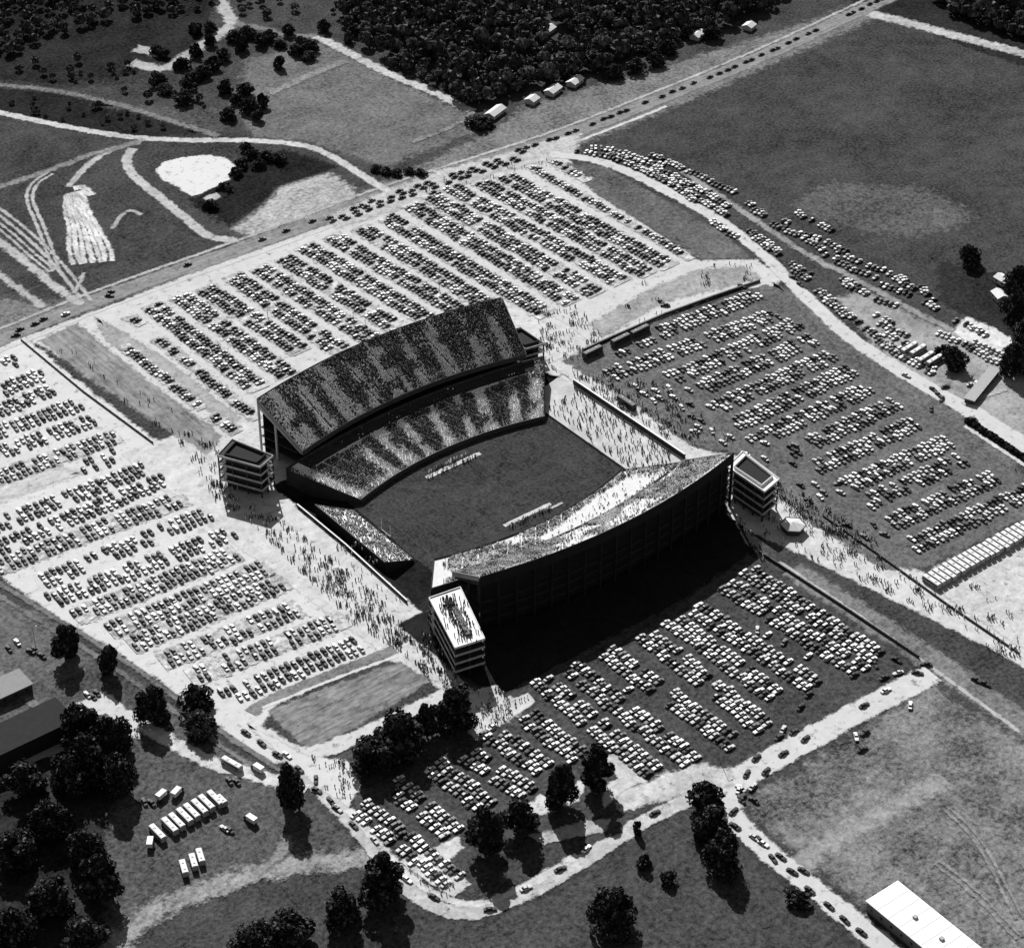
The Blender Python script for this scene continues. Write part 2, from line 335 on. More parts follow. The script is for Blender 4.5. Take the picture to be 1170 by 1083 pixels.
road('dirt_track', [(96, 312), (85, 336)], 2, M_lane, 1)
road('dirt_road', [(240, -20), (258, 14), (268, 28), (248, 42), (210, 66), (190, 82), (150, 72)], 9, M_lane, 2)
sheet('dirt_lot', [(150, 60), (158, 52), (182, 58), (180, 66)], M_lane, 1.5)
road('dirt_road', [(268, 28), (300, 33), (330, 42), (362, 42)], 6, gm('dim_lane', 122, big=.3, fine=.3), 2)
road('dirt_road', [(362, 42), (400, 62), (450, 88), (500, 107), (540, 128)], 7, gm('wood_lane', 190, big=.25, fine=.3), 1.5)
road('dirt_track', [(540, 128), (520, 145), (470, 163)], 3, M_trk, 1.5)
road('dirt_track', [(308, 108), (345, 90), (395, 70)], 6, M_trk, 2)
road('dirt_track', [(780, 196), (850, 243), (915, 288), (985, 323), (1050, 360), (1090, 378)], 4, gm('outer_track', 150, big=.3, fine=.3), 1.5)
road('dirt_road', [(832, 897), (900, 858), (1000, 803), (1066, 770)], 12, M_road, 1)
road('dirt_road', [(838, 888), (831, 912), (838, 935), (870, 968), (930, 1015), (1000, 1072), (1080, 1140)], 9.5, M_road, 1)
sheet('dirt_lot', [(700, 905), (742, 893), (790, 872), (832, 878), (838, 898), (790, 908), (745, 918), (710, 930)], gm('junction_gravel', 196, big=.25, fine=.25), 2)
road('dirt_road', [(345, 880), (380, 915), (420, 960), (450, 998), (480, 1028), (520, 1045), (560, 1040), (620, 1012), (680, 975), (740, 935), (800, 908)], 7, gm('loop_road', 190, big=.2, fine=.2), .8)
road('footpath', [(398, 925), (440, 972), (475, 1010), (520, 1034), (560, 1032), (610, 1008), (660, 978)], 3.5, gm('loop_walk', 205, big=.15, fine=.2), 1)
road('dirt_road', [(300, 838), (345, 868), (420, 838), (495, 800), (535, 785)], 8, M_dirt2, 1)
sheet('dirt_lot', [(280, 826), (330, 852), (352, 864), (400, 870), (412, 902), (398, 922), (370, 905), (330, 872)], M_dirt, 1)
sheet('plaza', [(455, 985), (505, 965), (525, 955), (530, 968), (512, 985), (540, 1010), (520, 1025), (490, 1008)], gm('kerb_gravel', 200, big=.2, fine=.2), 1)
sheet('plaza', [(600, 918), (618, 908), (628, 914), (660, 895), (680, 880), (660, 915), (630, 930), (606, 930)], gm('kerb_gravel_b', 200, big=.2, fine=.2), 1)
sheet('plaza', [(604, 955), (655, 940), (700, 935), (690, 950), (620, 965)], gm('kerb_gravel_c', 180, big=.2, fine=.2), 1)
sheet('plaza', [(690, 865), (700, 862), (740, 892), (710, 905), (690, 925), (688, 900), (706, 890)], gm('kerb_gravel_d', 200, big=.2, fine=.2), 1)
road('dirt_track', [(-40, 652), (5, 677), (64, 715), (122, 749), (180, 790), (248, 842), (330, 895)], 1.8, gm('ditch_track', 118, big=.3, fine=.3), 1, rut=3)
sheet('dirt_lot', [(68, 815), (112, 792), (125, 792), (146, 812), (165, 812), (160, 845), (148, 842), (122, 816), (100, 820), (84, 832)], M_dirt2, 1)
road('dirt_road', [(160, 828), (200, 850), (240, 872), (290, 885), (350, 903)], 7, gm('park_lane', 205, big=.2, fine=.2), 1)
sheet('dirt_lot', [(14, 877), (30, 868), (60, 850), (82, 846), (80, 856), (45, 868), (18, 882)], M_dirt2, .8)
road('dirt_track', [(125, 1090), (160, 1050), (200, 1030), (260, 1008), (320, 988), (400, 985), (420, 978)], 10, gm('sandy_trail', 150, big=.4, fine=.5, bscale=.08), 3)
road('dirt_track', [(328, 955), (325, 975), (290, 1000)], 4, M_trk, 2)
road('dirt_track', [(1083, 925), (1120, 960), (1165, 1050)], 1.0, M_trk, .6, rut=1.3)
road('dirt_track', [(1070, 985), (1110, 1015), (1165, 1072)], 1.2, M_trk, .7, rut=1.3)
road('service_road', [(-17, 755), (30, 798), (60, 820)], 4, gm('service_lane', 120, big=.2, fine=.3), 1)
road('service_road', [(1150, 445), (1100, 462)], 3, M_lane, 1)
road('footpath', [(1102, 487), (1165, 528), (1230, 572)], 2.4, gm('white_line_path', 206, big=.1, fine=.15), .6)

# ------------------------------------------------------------------ sunken bowl and the field
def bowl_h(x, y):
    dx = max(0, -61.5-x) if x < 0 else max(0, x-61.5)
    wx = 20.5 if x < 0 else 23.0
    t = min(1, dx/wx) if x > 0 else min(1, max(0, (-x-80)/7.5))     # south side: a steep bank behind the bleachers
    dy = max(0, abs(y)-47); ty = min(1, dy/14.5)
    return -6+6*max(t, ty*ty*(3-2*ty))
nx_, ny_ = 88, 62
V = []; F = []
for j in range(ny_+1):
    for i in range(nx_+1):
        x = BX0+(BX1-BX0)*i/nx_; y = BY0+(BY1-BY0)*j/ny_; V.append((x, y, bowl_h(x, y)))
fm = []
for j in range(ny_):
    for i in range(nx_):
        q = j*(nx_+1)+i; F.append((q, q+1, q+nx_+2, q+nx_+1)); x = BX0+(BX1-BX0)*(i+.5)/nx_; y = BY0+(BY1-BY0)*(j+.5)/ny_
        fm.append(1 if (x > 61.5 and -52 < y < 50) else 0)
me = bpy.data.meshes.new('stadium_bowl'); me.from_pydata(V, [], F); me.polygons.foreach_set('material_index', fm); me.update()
tag(link('stadium_bowl', me, [ground_mat('shaded_bowl_earth', 38, .3, .4, edged=False), ground_mat('north_bank', 214, .12, .12, edged=False)]), kind='structure')  # earth coloured near-black for the shade behind the bleachers
sheet('playing_field', [(-62.5, -40), (62.5, -40), (62.5, 40), (30, 43), (0, 44), (-30, 43), (-62.5, 40)], ground_mat('field_turf', 66, .3, .45, .03, 1.3), .6, world=True, z=-5.95)
fl = MB()
def strip(x0, y0, x1, y1, z=-5.93): fl.quad((x0, y0, z), (x1, y0, z), (x1, y1, z), (x0, y1, z))
for k in range(21): x = -45.72+k*4.572; strip(x-.06, -24.4, x+.06, 24.4)
for x in (-54.86, 54.86): strip(x-.12, -24.4, x+.12, 24.4)
for y in (-24.4, 24.4): strip(-54.86, y-.1, 54.86, y+.1, -5.915)
tag(fl.build('field_lines', plain('chalk', .055, .9)), kind='structure')
sheet('sideline_ground', [(-20, 26), (14, 26), (14, 28.6), (-20, 28.6)], ground_mat('bench_ground', 205, .1, .2), .3, world=True, z=-5.92, jit=.1)
sheet('sideline_ground', [(-14, -28.6), (15, -28.6), (15, -26.4), (-14, -26.4)], ground_mat('bench_ground_b', 205, .1, .2), .3, world=True, z=-5.92, jit=.1)
sheet('sideline_ground', [(12, -31.2), (20, -31.2), (20, -29.8), (12, -29.8)], ground_mat('bench_ground_c', 190, .1, .2), .3, world=True, z=-5.92, jit=.1)
M_white = plain('white_paint', .75, .5); M_metal = plain('grey_metal', .3, .5)
for sx, nm in ((-1, 'south'), (1, 'north')):
    g = empty('goal_post', (sx*64, 0, -6), 0)
    tag(g, 'white football goal posts at the %s end of the playing field' % nm, 'goal post', 'goal posts on the field')
    b = MB(); b.bar((0, 0, 0), (0, 0, 3), .12); b.build('post', M_white, g)
    b = MB(); b.bar((0, -3.6, 3), (0, 3.6, 3), .1); b.build('crossbar', M_white, g)
    for y in (-3.6, 3.6): b = MB(); b.bar((0, y, 3), (0, y, 9), .09); b.build('upright', M_white, g)

# ------------------------------------------------------------------ grandstands
M_conc = plain('concrete', .40, .9, .15, .3); M_concd = plain('dark_shade_concrete', .035, .9, .25, .15); M_pale = plain('pale_concrete', .66, .9, .1, .4)  # M_concd: shade on walls, soffits and floors put into a near-black grey
M_seat = plain('seat_tread', .44, .9, .15, .6); M_steel = plain('dark_steel', .04, .6, .2, .5); M_black = plain('opening_shade', .012, .9)
NU = 60
def lower(u, t, off=0): return (u*(57.5+23*t), 30+29*t+9*(1-u*u)*(1-.0*t), -4.3+12.0*t+off)
def upper(u, t, off=0): return (u*(69.5+6.5*t), 60.5+28.5*t+9.5*(1-u*u), 13+18*t+off)
def tier(fn, sy, rows, umin=-1, umax=1, thick=.7, shade_from=2):
    b = MB()
    us = [umin+(umax-umin)*i/NU for i in range(NU+1)]
    for r in range(rows):
        t0, t1 = r/rows, (r+1)/rows
        for i in range(NU):
            a = fn(us[i], t0); c = fn(us[i+1], t0); d = fn(us[i+1], t1); e = fn(us[i], t1); z = a[2]; z1 = e[2]
            P = lambda p, zz: (p[0], p[1]*sy, zz)
            mi = 1 if t0 > shade_from and abs(us[i]) < .93 else 0; b.quad(P(a, z), P(c, z), P(d, z), P(e, z), mi); b.quad(P(e, z), P(d, z), P(d, z1), P(e, z1), mi)  # rearmost rows painted dark as the shadow under the upper deck
    for i in range(NU):                                          # soffit
        a = fn(us[i], 0); c = fn(us[i+1], 0); d = fn(us[i+1], 1); e = fn(us[i], 1)
        b.quad(*[(p[0], p[1]*sy, p[2]-thick-.5) for p in (a, e, d, c)], 1)
    for uu in (umin, umax):                                      # closed ends of the slab
        a = fn(uu, 0); e = fn(uu, 1)
        b.quad((a[0], a[1]*sy, a[2]-1.2), (e[0], e[1]*sy, e[2]-1.2), (e[0], e[1]*sy, e[2]+.3), (a[0], a[1]*sy, a[2]+.3), 1)
    return b
def curve(fn, t, n=NU, off=(0, 0), u0=-1, u1=1): return [(fn(u0+(u1-u0)*i/n, t)[0]+off[0], fn(u0+(u1-u0)*i/n, t)[1]+off[1]) for i in range(n+1)]
stands = {}
for sy, nm in ((1, 'west'), (-1, 'east')):
    st = empty('grandstand', (0, 60*sy, 0)); off = Matrix.Translation((0, -60*sy, 0)); stands[sy] = st
    tag(st, ('two tier grandstand full of people on the far side of the field, facing the camera' if sy > 0 else
             'two tier grandstand on the near side of the field, showing its dark back'), 'grandstand', 'grandstands beside the playing field')
    def put(b, name, mats, par=None):
        b.v = [(v[0], v[1]-60*sy, v[2]) for v in b.v]; return b.build(name, mats, par or st)
    M_st = plain('seat_tread_sunlit', .78, .9, .2, .6) if sy > 0 else plain('seat_tread_near', .52, .9, .15, .6); M_su = plain('seat_tread_dim', .16, .9, .2, .6) if sy > 0 else M_st  # same treads, with sunlight and grazing light put into their greys
    lt = put(tier(lower, sy, 34, shade_from=.81 if sy > 0 else 2), 'lower_tier', [M_st, M_concd]); ut = put(tier(upper, sy, 36), 'upper_tier', [M_su, M_concd])
    b = MB(); pts = [(x, y*sy) for x, y in curve(lower, 0, off=(0, -.25))]; b.wall(pts, -6, -3.2, .3); put(b, 'front_wall', M_steel if sy > 0 else M_concd, lt)
    b = MB(); pts = [(x, y*sy) for x, y in curve(upper, 0, off=(0, -.2))]; b.wall(pts, 11.2, 13.9, .35); put(b, 'balcony_fascia', M_concd, ut)
    b = MB(); pts = [(x, y*sy) for x, y in curve(upper, 1, off=(0, .3))]; b.wall(pts, 26.5, 32.0, .4); put(b, 'rear_parapet', plain('shade_cladding', .014, .9, .3, .3))  # near-black colour carries the shade on the stand's back
    b = MB()                                                     # lower tier back wall and end walls
    pts = [(x, y*sy) for x, y in curve(lower, 1, off=(0, .3))]; b.wall(pts, 0, 9.0, .4)
    for uu in (-1, 1):
        a = lower(uu, 0); e = lower(uu, 1); k = .25*uu
        b.hexa([(a[0]+k, a[1]*sy, -6.2), (a[0]+k*2, a[1]*sy, -6.2), (e[0]+k*2, e[1]*sy, -6.2), (e[0]+k, e[1]*sy, -6.2)],
               [(a[0]+k, a[1]*sy, a[2]+.9), (a[0]+k*2, a[1]*sy, a[2]+.9), (e[0]+k*2, e[1]*sy, e[2]+.9), (e[0]+k, e[1]*sy, e[2]+.9)])
    put(b, 'end_wall', M_concd)
    for uu in (-1, 1):                                           # rail walls at the upper tier's ends
        b = MB(); a = upper(uu, 0); e = upper(uu, 1); k = .25*uu
        b.hexa([(a[0]+k, a[1]*sy, a[2]-1.6), (a[0]+k*2.2, a[1]*sy, a[2]-1.6), (e[0]+k*2.2, e[1]*sy, e[2]-1.6), (e[0]+k, e[1]*sy, e[2]-1.6)],
               [(a[0]+k, a[1]*sy, a[2]+1.1), (a[0]+k*2.2, a[1]*sy, a[2]+1.1), (e[0]+k*2.2, e[1]*sy, e[2]+1.1), (e[0]+k, e[1]*sy, e[2]+1.1)])
        put(b, 'side_parapet', plain('parapet_grey', .22, .9), ut)
    for i in range(18):                                          # raking frames: column, raker beam, tie
        u = -1+2*i/17; a = upper(u, 0); e = upper(u, 1); q = upper(u, .62)
        b = MB(); ye = (e[1]+.3)*sy; ya = (a[1]+2)*sy; yq = q[1]*sy
        b.hexa([(a[0]-.35, ya, 11.0), (a[0]+.35, ya, 11.0), (e[0]+.35, ye, 27.0), (e[0]-.35, ye, 27.0)],
               [(a[0]-.35, ya, 12.6), (a[0]+.35, ya, 12.6), (e[0]+.35, ye, 29.6), (e[0]-.35, ye, 29.6)])
        b.box(e[0]-.35, min(ye, ye-1.2*sy), 0, e[0]+.35, max(ye, ye-1.2*sy), 28)
        b.box(q[0]-.35, yq-.6, 0, q[0]+.35, yq+.6, 21); put(b, 'raking_frame', M_conc if sy > 0 else plain('frame_shade_concrete', .018, .9, .5, .3))  # near frames repeat the concrete with shade put into the colour
    for z in (5.2, 10.4, 15.6):                                    # concourse floors
        b = MB(); t0 = {5.2: .15, 10.4: .15, 15.6: .45}[z]
        A = curve(upper, t0, 30); B = curve(upper, .97, 30)
        for k in range(30):
            b.hexa([(A[k][0], A[k][1]*sy, z-.4), (A[k+1][0], A[k+1][1]*sy, z-.4), (B[k+1][0], B[k+1][1]*sy, z-.4), (B[k][0], B[k][1]*sy, z-.4)],
                   [(A[k][0], A[k][1]*sy, z), (A[k+1][0], A[k+1][1]*sy, z), (B[k+1][0], B[k+1][1]*sy, z), (B[k][0], B[k][1]*sy, z)])
        put(b, 'concourse_floor', M_concd)
    b = MB()
    A = [(x, y*sy) for x, y in curve(upper, .9, 40)]; b.wall(A, 0, 24, .3); put(b, 'rear_wall', plain('rear_shade_cladding', .012, .95, .3, .2))  # wall blackened in its colour for the shaded back

# stair and ramp towers at the four ends
def tower(pts, H, levels, label, deck='flat'):
    cx = sum(p[0] for p in pts)/4; cy = sum(p[1] for p in pts)/4
    t = empty('ramp_tower', (cx, cy, 0)); tag(t, label, 'ramp tower', 'ramp towers at the ends of the grandstands')
    q = [(p[0]-cx, p[1]-cy) for p in pts]
    def sc(k): return [(p[0]*k, p[1]*k) for p in q]
    dz = H/levels
    for i in range(1, levels+1):
        b = MB(); b.prism(q, i*dz-.5, i*dz, 0); top = i == levels
        fo = b.build('roof_deck' if top else 'ramp_floor', M_pale if (top and deck != 'low') else M_concd, t)
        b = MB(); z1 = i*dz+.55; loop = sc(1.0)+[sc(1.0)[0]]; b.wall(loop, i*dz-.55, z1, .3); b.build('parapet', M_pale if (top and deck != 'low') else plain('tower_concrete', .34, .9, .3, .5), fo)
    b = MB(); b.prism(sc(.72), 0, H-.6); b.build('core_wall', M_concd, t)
    for k in range(4):
        a, c = sc(.97)[k], sc(.97)[(k+1) % 4]; L = math.hypot(c[0]-a[0], c[1]-a[1]); n = max(2, int(L/6))
        for j in range(n):
            x = a[0]+(c[0]-a[0])*j/n; y = a[1]+(c[1]-a[1])*j/n; b = MB(); b.box(x-.3, y-.3, 0, x+.3, y+.3, H-.4); b.build('column', M_concd, t)
    # stair well on the roof, closed: its shaded inside put into the dark colour
    ax = ((q[0][0]+q[1][0])/2, (q[0][1]+q[1][1])/2); bx = ((q[2][0]+q[3][0])/2, (q[2][1]+q[3][1])/2)
    b = MB()
    if deck == 'flat':
        b.wall([(ax[0]*.35+1, ax[1]*.35), (bx[0]*.75+1, bx[1]*.75)], H+.02, H+1.3, 2.6); b.build('stair_well', M_steel, t)
    else:
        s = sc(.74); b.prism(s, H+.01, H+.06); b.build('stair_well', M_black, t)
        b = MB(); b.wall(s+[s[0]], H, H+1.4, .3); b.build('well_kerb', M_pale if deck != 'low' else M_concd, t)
    return t
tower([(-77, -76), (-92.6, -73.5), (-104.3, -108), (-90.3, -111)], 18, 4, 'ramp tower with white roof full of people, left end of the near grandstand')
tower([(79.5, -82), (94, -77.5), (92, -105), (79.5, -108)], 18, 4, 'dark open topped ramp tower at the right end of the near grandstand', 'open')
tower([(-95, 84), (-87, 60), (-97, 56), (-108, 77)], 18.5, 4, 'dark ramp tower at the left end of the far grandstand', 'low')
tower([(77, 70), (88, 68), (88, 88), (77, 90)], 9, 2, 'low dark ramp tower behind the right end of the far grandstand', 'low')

# south bleachers
bl = empty('bleachers', (-72, 2, -6)); tag(bl, 'small white bleachers full of people behind the left end of the playing field', 'bleachers')
BLP = [(-64.5, -22, -64.5, 27), (-82, -21, -82, 36)]
def bleach(v, t):                                               # v along, t up
    x = -64.5-16.0*t; y0 = -23+1.0*t; y1 = 26+9*t
    return (x-2*math.sin(v*math.pi)*0, y0+(y1-y0)*v, -5.2+5.6*t)
b = MB()
for r in range(18):
    t0, t1 = r/18, (r+1)/18
    a = bleach(0, t0); c = bleach(1, t0); d = bleach(1, t1); e = bleach(0, t1)
    b.quad(a, c, (d[0], d[1], c[2]), (e[0], e[1], a[2])); b.quad((e[0], e[1], a[2]), (d[0], d[1], c[2]), d, e)
b.v = [(v[0]+72, v[1]-2, v[2]+6) for v in b.v]; b.build('seating', M_pale, bl)
b = MB(); a = bleach(0, 1); c = bleach(1, 1); b.wall([(a[0]+71.8, a[1]-2), (c[0]+71.8, c[1]-2)], .2, 6.2+1.1, .25); b.build('back_wall', M_steel, bl)
for v in (0, 1):
    b = MB(); a = bleach(v, 0); c = bleach(v, 1); k = -.15 if v == 0 else .15
    b.hexa([(a[0]+72, a[1]-2+k, 0), (a[0]+72, a[1]-2+2*k, 0), (c[0]+72, c[1]-2+2*k, 0), (c[0]+72, c[1]-2+k, 0)],
           [(a[0]+72, a[1]-2+k, a[2]+6.6), (a[0]+72, a[1]-2+2*k, a[2]+6.6), (c[0]+72, c[1]-2+2*k, c[2]+6.6), (c[0]+72, c[1]-2+k, c[2]+6.6)]); b.build('end_panel', M_steel, bl)
# walls and fences
def wall_thing(name, pts, h, t, mat, label, cat, z=0, posts=None):
    c0 = pts[0]; e = empty(name, (c0[0], c0[1], z)); tag(e, label, cat)
    q = [(p[0]-c0[0], p[1]-c0[1]) for p in pts]
    b = MB(); b.wall(q, 0 if not posts else .15, h, t); b.build('wall_panel' if not posts else 'fence_panel', mat, e)
    b = MB()
    if posts:
        for a in densify(q, posts, False): b.box(a[0]-.12, a[1]-.12, 0, a[0]+.12, a[1]+.12, h+.25)
        b.build('posts', M_steel, e)
    else: b.wall(q, h+.003, h+.2, t+.15); b.build('coping', M_pale, e)
    return e
wall_thing('retaining_wall', [(-87.6, 40), (-87.4, 0), (-89.5, -52)], 1.6, .5, M_concd, 'low dark wall with pale coping along the walk behind the left bleachers', 'wall')
wall_thing('fence', [(85, 40), (85.5, -46)], 2.6, .8, M_steel, 'thick dark fence along the top of the white bank right of the field', 'fence')
wall_thing('fence', [G(24, 389), G(95, 448), G(175, 507)], 1.2, .2, M_steel, 'thin dark fence between the left parking rows and the grey grass strip', 'fence', posts=6)
wall_thing('fence', [G(667, 401), G(700, 386), G(760, 360), G(815, 340), G(868, 322)], 1.5, .9, M_steel, 'dark hedge like fence along the top edge of the right hand parking ground', 'fence', posts=8)
wall_thing('fence', [G(868, 632), G(960, 692), G(1050, 752)], 1.5, .5, M_steel, 'dark fence between the crowded path and the lower parking ground', 'fence', posts=6)
wall_thing('fence', [G(940, 590), G(1000, 632), G(1080, 690), G(1165, 748)], 1.2, .4, M_steel, 'low dark fence between the crowded path and the right hand parking ground', 'fence', posts=6)

# ------------------------------------------------------------------ cars
T_body = [plain('car_white', 0.72, .6, .05, .3, .22), plain('car_pale', 0.45, .6, .05, .3, .22), plain('car_mid', 0.13, .6, .05, .3, .22), plain('car_dark', 0.022, .6, .05, .3, .22), plain('car_black', 0.008, .6, .05, .3, .22)]
M_glass = plain('car_glass', .01, .45, .05, .3, .25); M_tyre = plain('tyre', .02, .9)
def car_parts(kind):
    """body, windows, roof of a 1960s car, length along x, metres"""
    L = 2.65; body = MB()
    st = [(-L, .62, .55, .80), (-L+.08, .90, .42, .86), (-1.6, .95, .35, .93), (-.9, .97, .33, .96), (.9, .97, .33, .97), (1.6, .95, .33, .93), (L-.15, .92, .38, .84), (L, .72, .5, .76)]
    if kind == 2: st = [(-L, .9, .5, 1.15), (-L+.05, .97, .45, 1.18), (-.4, .97, .4, 1.18), (-.35, .97, .35, 1.0), (.9, .97, .33, 1.0), (1.6, .95, .33, .97), (L-.15, .92, .38, .9), (L, .78, .5, .8)]
    st = [(x, hw*.90, z0, z1) for x, hw, z0, z1 in st]
    rings = []
    for (x, hw, z0, z1) in st:
        rings.append([(x, -hw*.92, z0), (x, -hw, (z0+z1)/2), (x, -hw*.93, z1-.04), (x, -hw*.72, z1), (x, 0, z1+.03), (x, hw*.72, z1), (x, hw*.93, z1-.04), (x, hw, (z0+z1)/2), (x, hw*.92, z0)])
    for a, b_ in zip(rings[:-1], rings[1:]):
        for k in range(8): body.quad(a[k], b_[k], b_[k+1], a[k+1])
        body.quad(a[8], b_[8], b_[0], a[0])
    body.poly(rings[0]); body.poly(list(reversed(rings[-1])))
    for x in (-1.55, 1.6):                                      # wheels
        for s in (-1, 1): body.bar((x, s*.72, .34), (x, s*.96, .34), .34, 1, 8)
    body.box(-L-.1, -.9, .42, -L+.02, .9, .58, 2); body.box(L-.02, -.9, .42, L+.1, .9, .58, 2)
    xb0, xb1, xf0, xf1 = {0: (-1.75, -1.1, .95, .35), 1: (-2.5, -2.3, .95, .4), 2: (-.35, -.25, .95, .4)}[kind]
    win = MB(); zb, zt = .95, 1.45
    win.hexa([(xb0, -.78, zb), (xf0, -.78, zb), (xf0, .78, zb), (xb0, .78, zb)], [(xb1, -.60, zt), (xf1, -.60, zt), (xf1, .60, zt), (xb1, .60, zt)])
    roof = MB()
    roof.hexa([(xb1-.02, -.62, zt+.002), (xf1+.02, -.62, zt+.002), (xf1+.02, .62, zt+.002), (xb1-.02, .62, zt+.002)], [(xb1+.08, -.54, zt+.08), (xf1-.08, -.54, zt+.08), (xf1-.08, .54, zt+.08), (xb1+.08, .54, zt+.08)])
    return body, win, roof
CK = [car_parts(k) for k in range(3)]
car_tmpl = []
for (b, w_, r) in CK:
    v = np.array(list(b.v)+list(w_.v)+list(r.v), float); f = list(b.f); m = [[0, 2, 3][q] for q in b.m]
    o = len(b.v); f += [tuple(q+o for q in ff) for ff in w_.f]; m += [1]*len(w_.f); o += len(w_.v)
    f += [tuple(q+o for q in ff) for ff in r.f]; m += [4]*len(r.f); car_tmpl.append((v, f, m))
CAR_MATS = T_body+[M_glass, M_tyre, M_metal]
def matmap(tone, roof): return (tone, 5, 6, 7, roof)
ZC = .22
cars = []      # (x, y, rot, kind, tone, rooftone, label, group)
TN = ['white', 'pale grey', 'mid grey', 'dark', 'black']; KN = ['sedan', 'station wagon', 'pickup']
def pick(mix): return random.choices(range(5), weights=mix)[0]
ORD = ['', 'first', 'second', 'third', 'fourth', 'fifth', 'sixth', 'seventh', 'eighth', 'ninth', 'tenth', 'eleventh', 'twelfth', 'thirteenth', 'fourteenth', 'fifteenth', 'sixteenth', 'seventeenth', 'eighteenth', 'nineteenth', 'twentieth']
def ordn(n):
    if n <= 20: return ORD[n]
    t, u = divmod(n, 10); T = {2: 'twenty', 3: 'thirty', 4: 'forty', 5: 'fifty', 6: 'sixty'}[t]
    return T+('-'+ORD[u] if u else 'th') if u else T[:-1]+'ieth'
bays = []
def carrow(p0, p1, axis, files, mix, fill, name, frm, group, pitch=3.0, bay=True, clump=.5, world=False, fside=('left', 'right'), trim=1.0):
    a = p0 if world else G(*p0); b = p1 if world else G(*p1); L = math.hypot(b[0]-a[0], b[1]-a[1]); dx, dy = (b[0]-a[0])/L, (b[1]-a[1])/L
    if axis == 'y' and abs(dx) < .15: pass
    nx, ny = -dy, dx; n = int(L/pitch)
    ang = math.atan2(ny, nx)
    if bay: bays.append((a, b, 5.6*files+1.0))
    gaps = []                                                   # open gaps between clumps
    s = random.uniform(8, 22)
    while s < L: gl = random.choice([1.5, 3, 3, 4.5]) if random.random() < clump else 0; gaps.append((s, s+gl*1.0)); s += random.uniform(16, 40)
    for fi in range(files):
        off = 0 if files == 1 else (-3.2 if fi == 0 else 3.2); cnt = 0; ph = random.uniform(-1, 1)
        e0, e1 = random.uniform(0, 5)*trim, random.uniform(0, 6)*trim
        for i in range(n):
            s = i*pitch+ph+1.2+random.uniform(-.25, .25)
            if s < e0 or s > L-e1 or random.random() > fill or any(g0 < s+off*.2 < g1 for g0, g1 in gaps): continue
            cnt += 1; j = random.gauss(0, .55); kk = random.choices([0, 1, 2], weights=[.84, .12, .04])[0]; tn = pick(mix)
            rt = tn if random.random() < .8 else random.choice([0, 1])
            x = a[0]+dx*s+nx*(off+j); y = a[1]+dy*s+ny*(off+j)
            r = ang+random.gauss(0, .035)+(math.pi if random.random() < .5 else 0)
            side = '' if files == 1 else ' in %s file' % fside[fi]
            cars.append((x, y, r, kk, tn, rt, '%s %s, %s from %s%s, %s' % (TN[tn], KN[kk], ordn(cnt), frm, side, name), group))
MD = (.17, .13, .18, .30, .22); ML = (.38, .27, .15, .12, .08); MS = (.25, .15, .14, .26, .20); MN = (.26, .28, .2, .15, .11)
# east lot (nearest the camera)
EL = [((408, 920), (524, 1012)), ((445, 893), (520, 955)), ((495, 875), (566, 930)), ((534, 862), (606, 910)), ((572, 845), (630, 884)), ((613, 826), (668, 870)),
      ((628, 786), (752, 888)), ((665, 774), (796, 875)), ((705, 754), (838, 850)), ((750, 736), (880, 837)), ((780, 718), (892, 800)), ((808, 705), (938, 790)), ((835, 672), (990, 772)), ((858, 655), (1010, 757))]
for i, (a, b) in enumerate(EL):
    if i >= 4:
        A_, B_ = G(*a), G(*b); L_ = math.hypot(B_[0]-A_[0], B_[1]-A_[1]); k_ = (9 if i < 12 else 4)/L_
        a = (A_[0]-(B_[0]-A_[0])*k_, A_[1]-(B_[1]-A_[1])*k_); b = B_
    carrow(a, b, 'y', 2, ML, .96, '%s lower row' % ordn(i+1), 'stadium end', 'cars parked in the lower right parking ground', bay=False, fside=('left', 'right'), clump=.2, trim=.3, world=i >= 4)
# south lot
SL = [((5, 418), (28, 409), 2, .9), ((-30, 458), (56, 426), 2, .9), ((-30, 481), (68, 443), 2, .85), ((-30, 503), (97, 460), 2, .88), ((-30, 527), (112, 479), 2, .88), ((-30, 556), (137, 498), 2, .9),
      ((93, 535), (160, 512), 2, .6), ((-30, 610), (177, 531), 2, .82), ((-30, 638), (194, 546), 2, .85), ((-20, 655), (213, 568), 2, .9), ((42, 668), (180, 611), 2, .85), ((183, 607), (245, 586), 2, .97),
      ((55, 688), (276, 605), 2, .9), ((85, 706), (272, 631), 2, .88), ((124, 722), (308, 647), 2, .92), ((148, 738), (328, 664), 2, .92), ((183, 757), (344, 694), 2, .82), ((216, 775), (396, 707), 2, .85), ((254, 799), (420, 732), 2, .9)]
for i, (a, b, fl_, fi) in enumerate(SL):
    carrow(a, b, 'x', fl_, MS, min(.94, fi+.03), '%s row of left lot' % ordn(i+1), 'left end', 'cars parked in the left parking ground', clump=.25, bay=i in (5, 9, 13, 14, 15, 16, 17), fside=('front', 'back'))
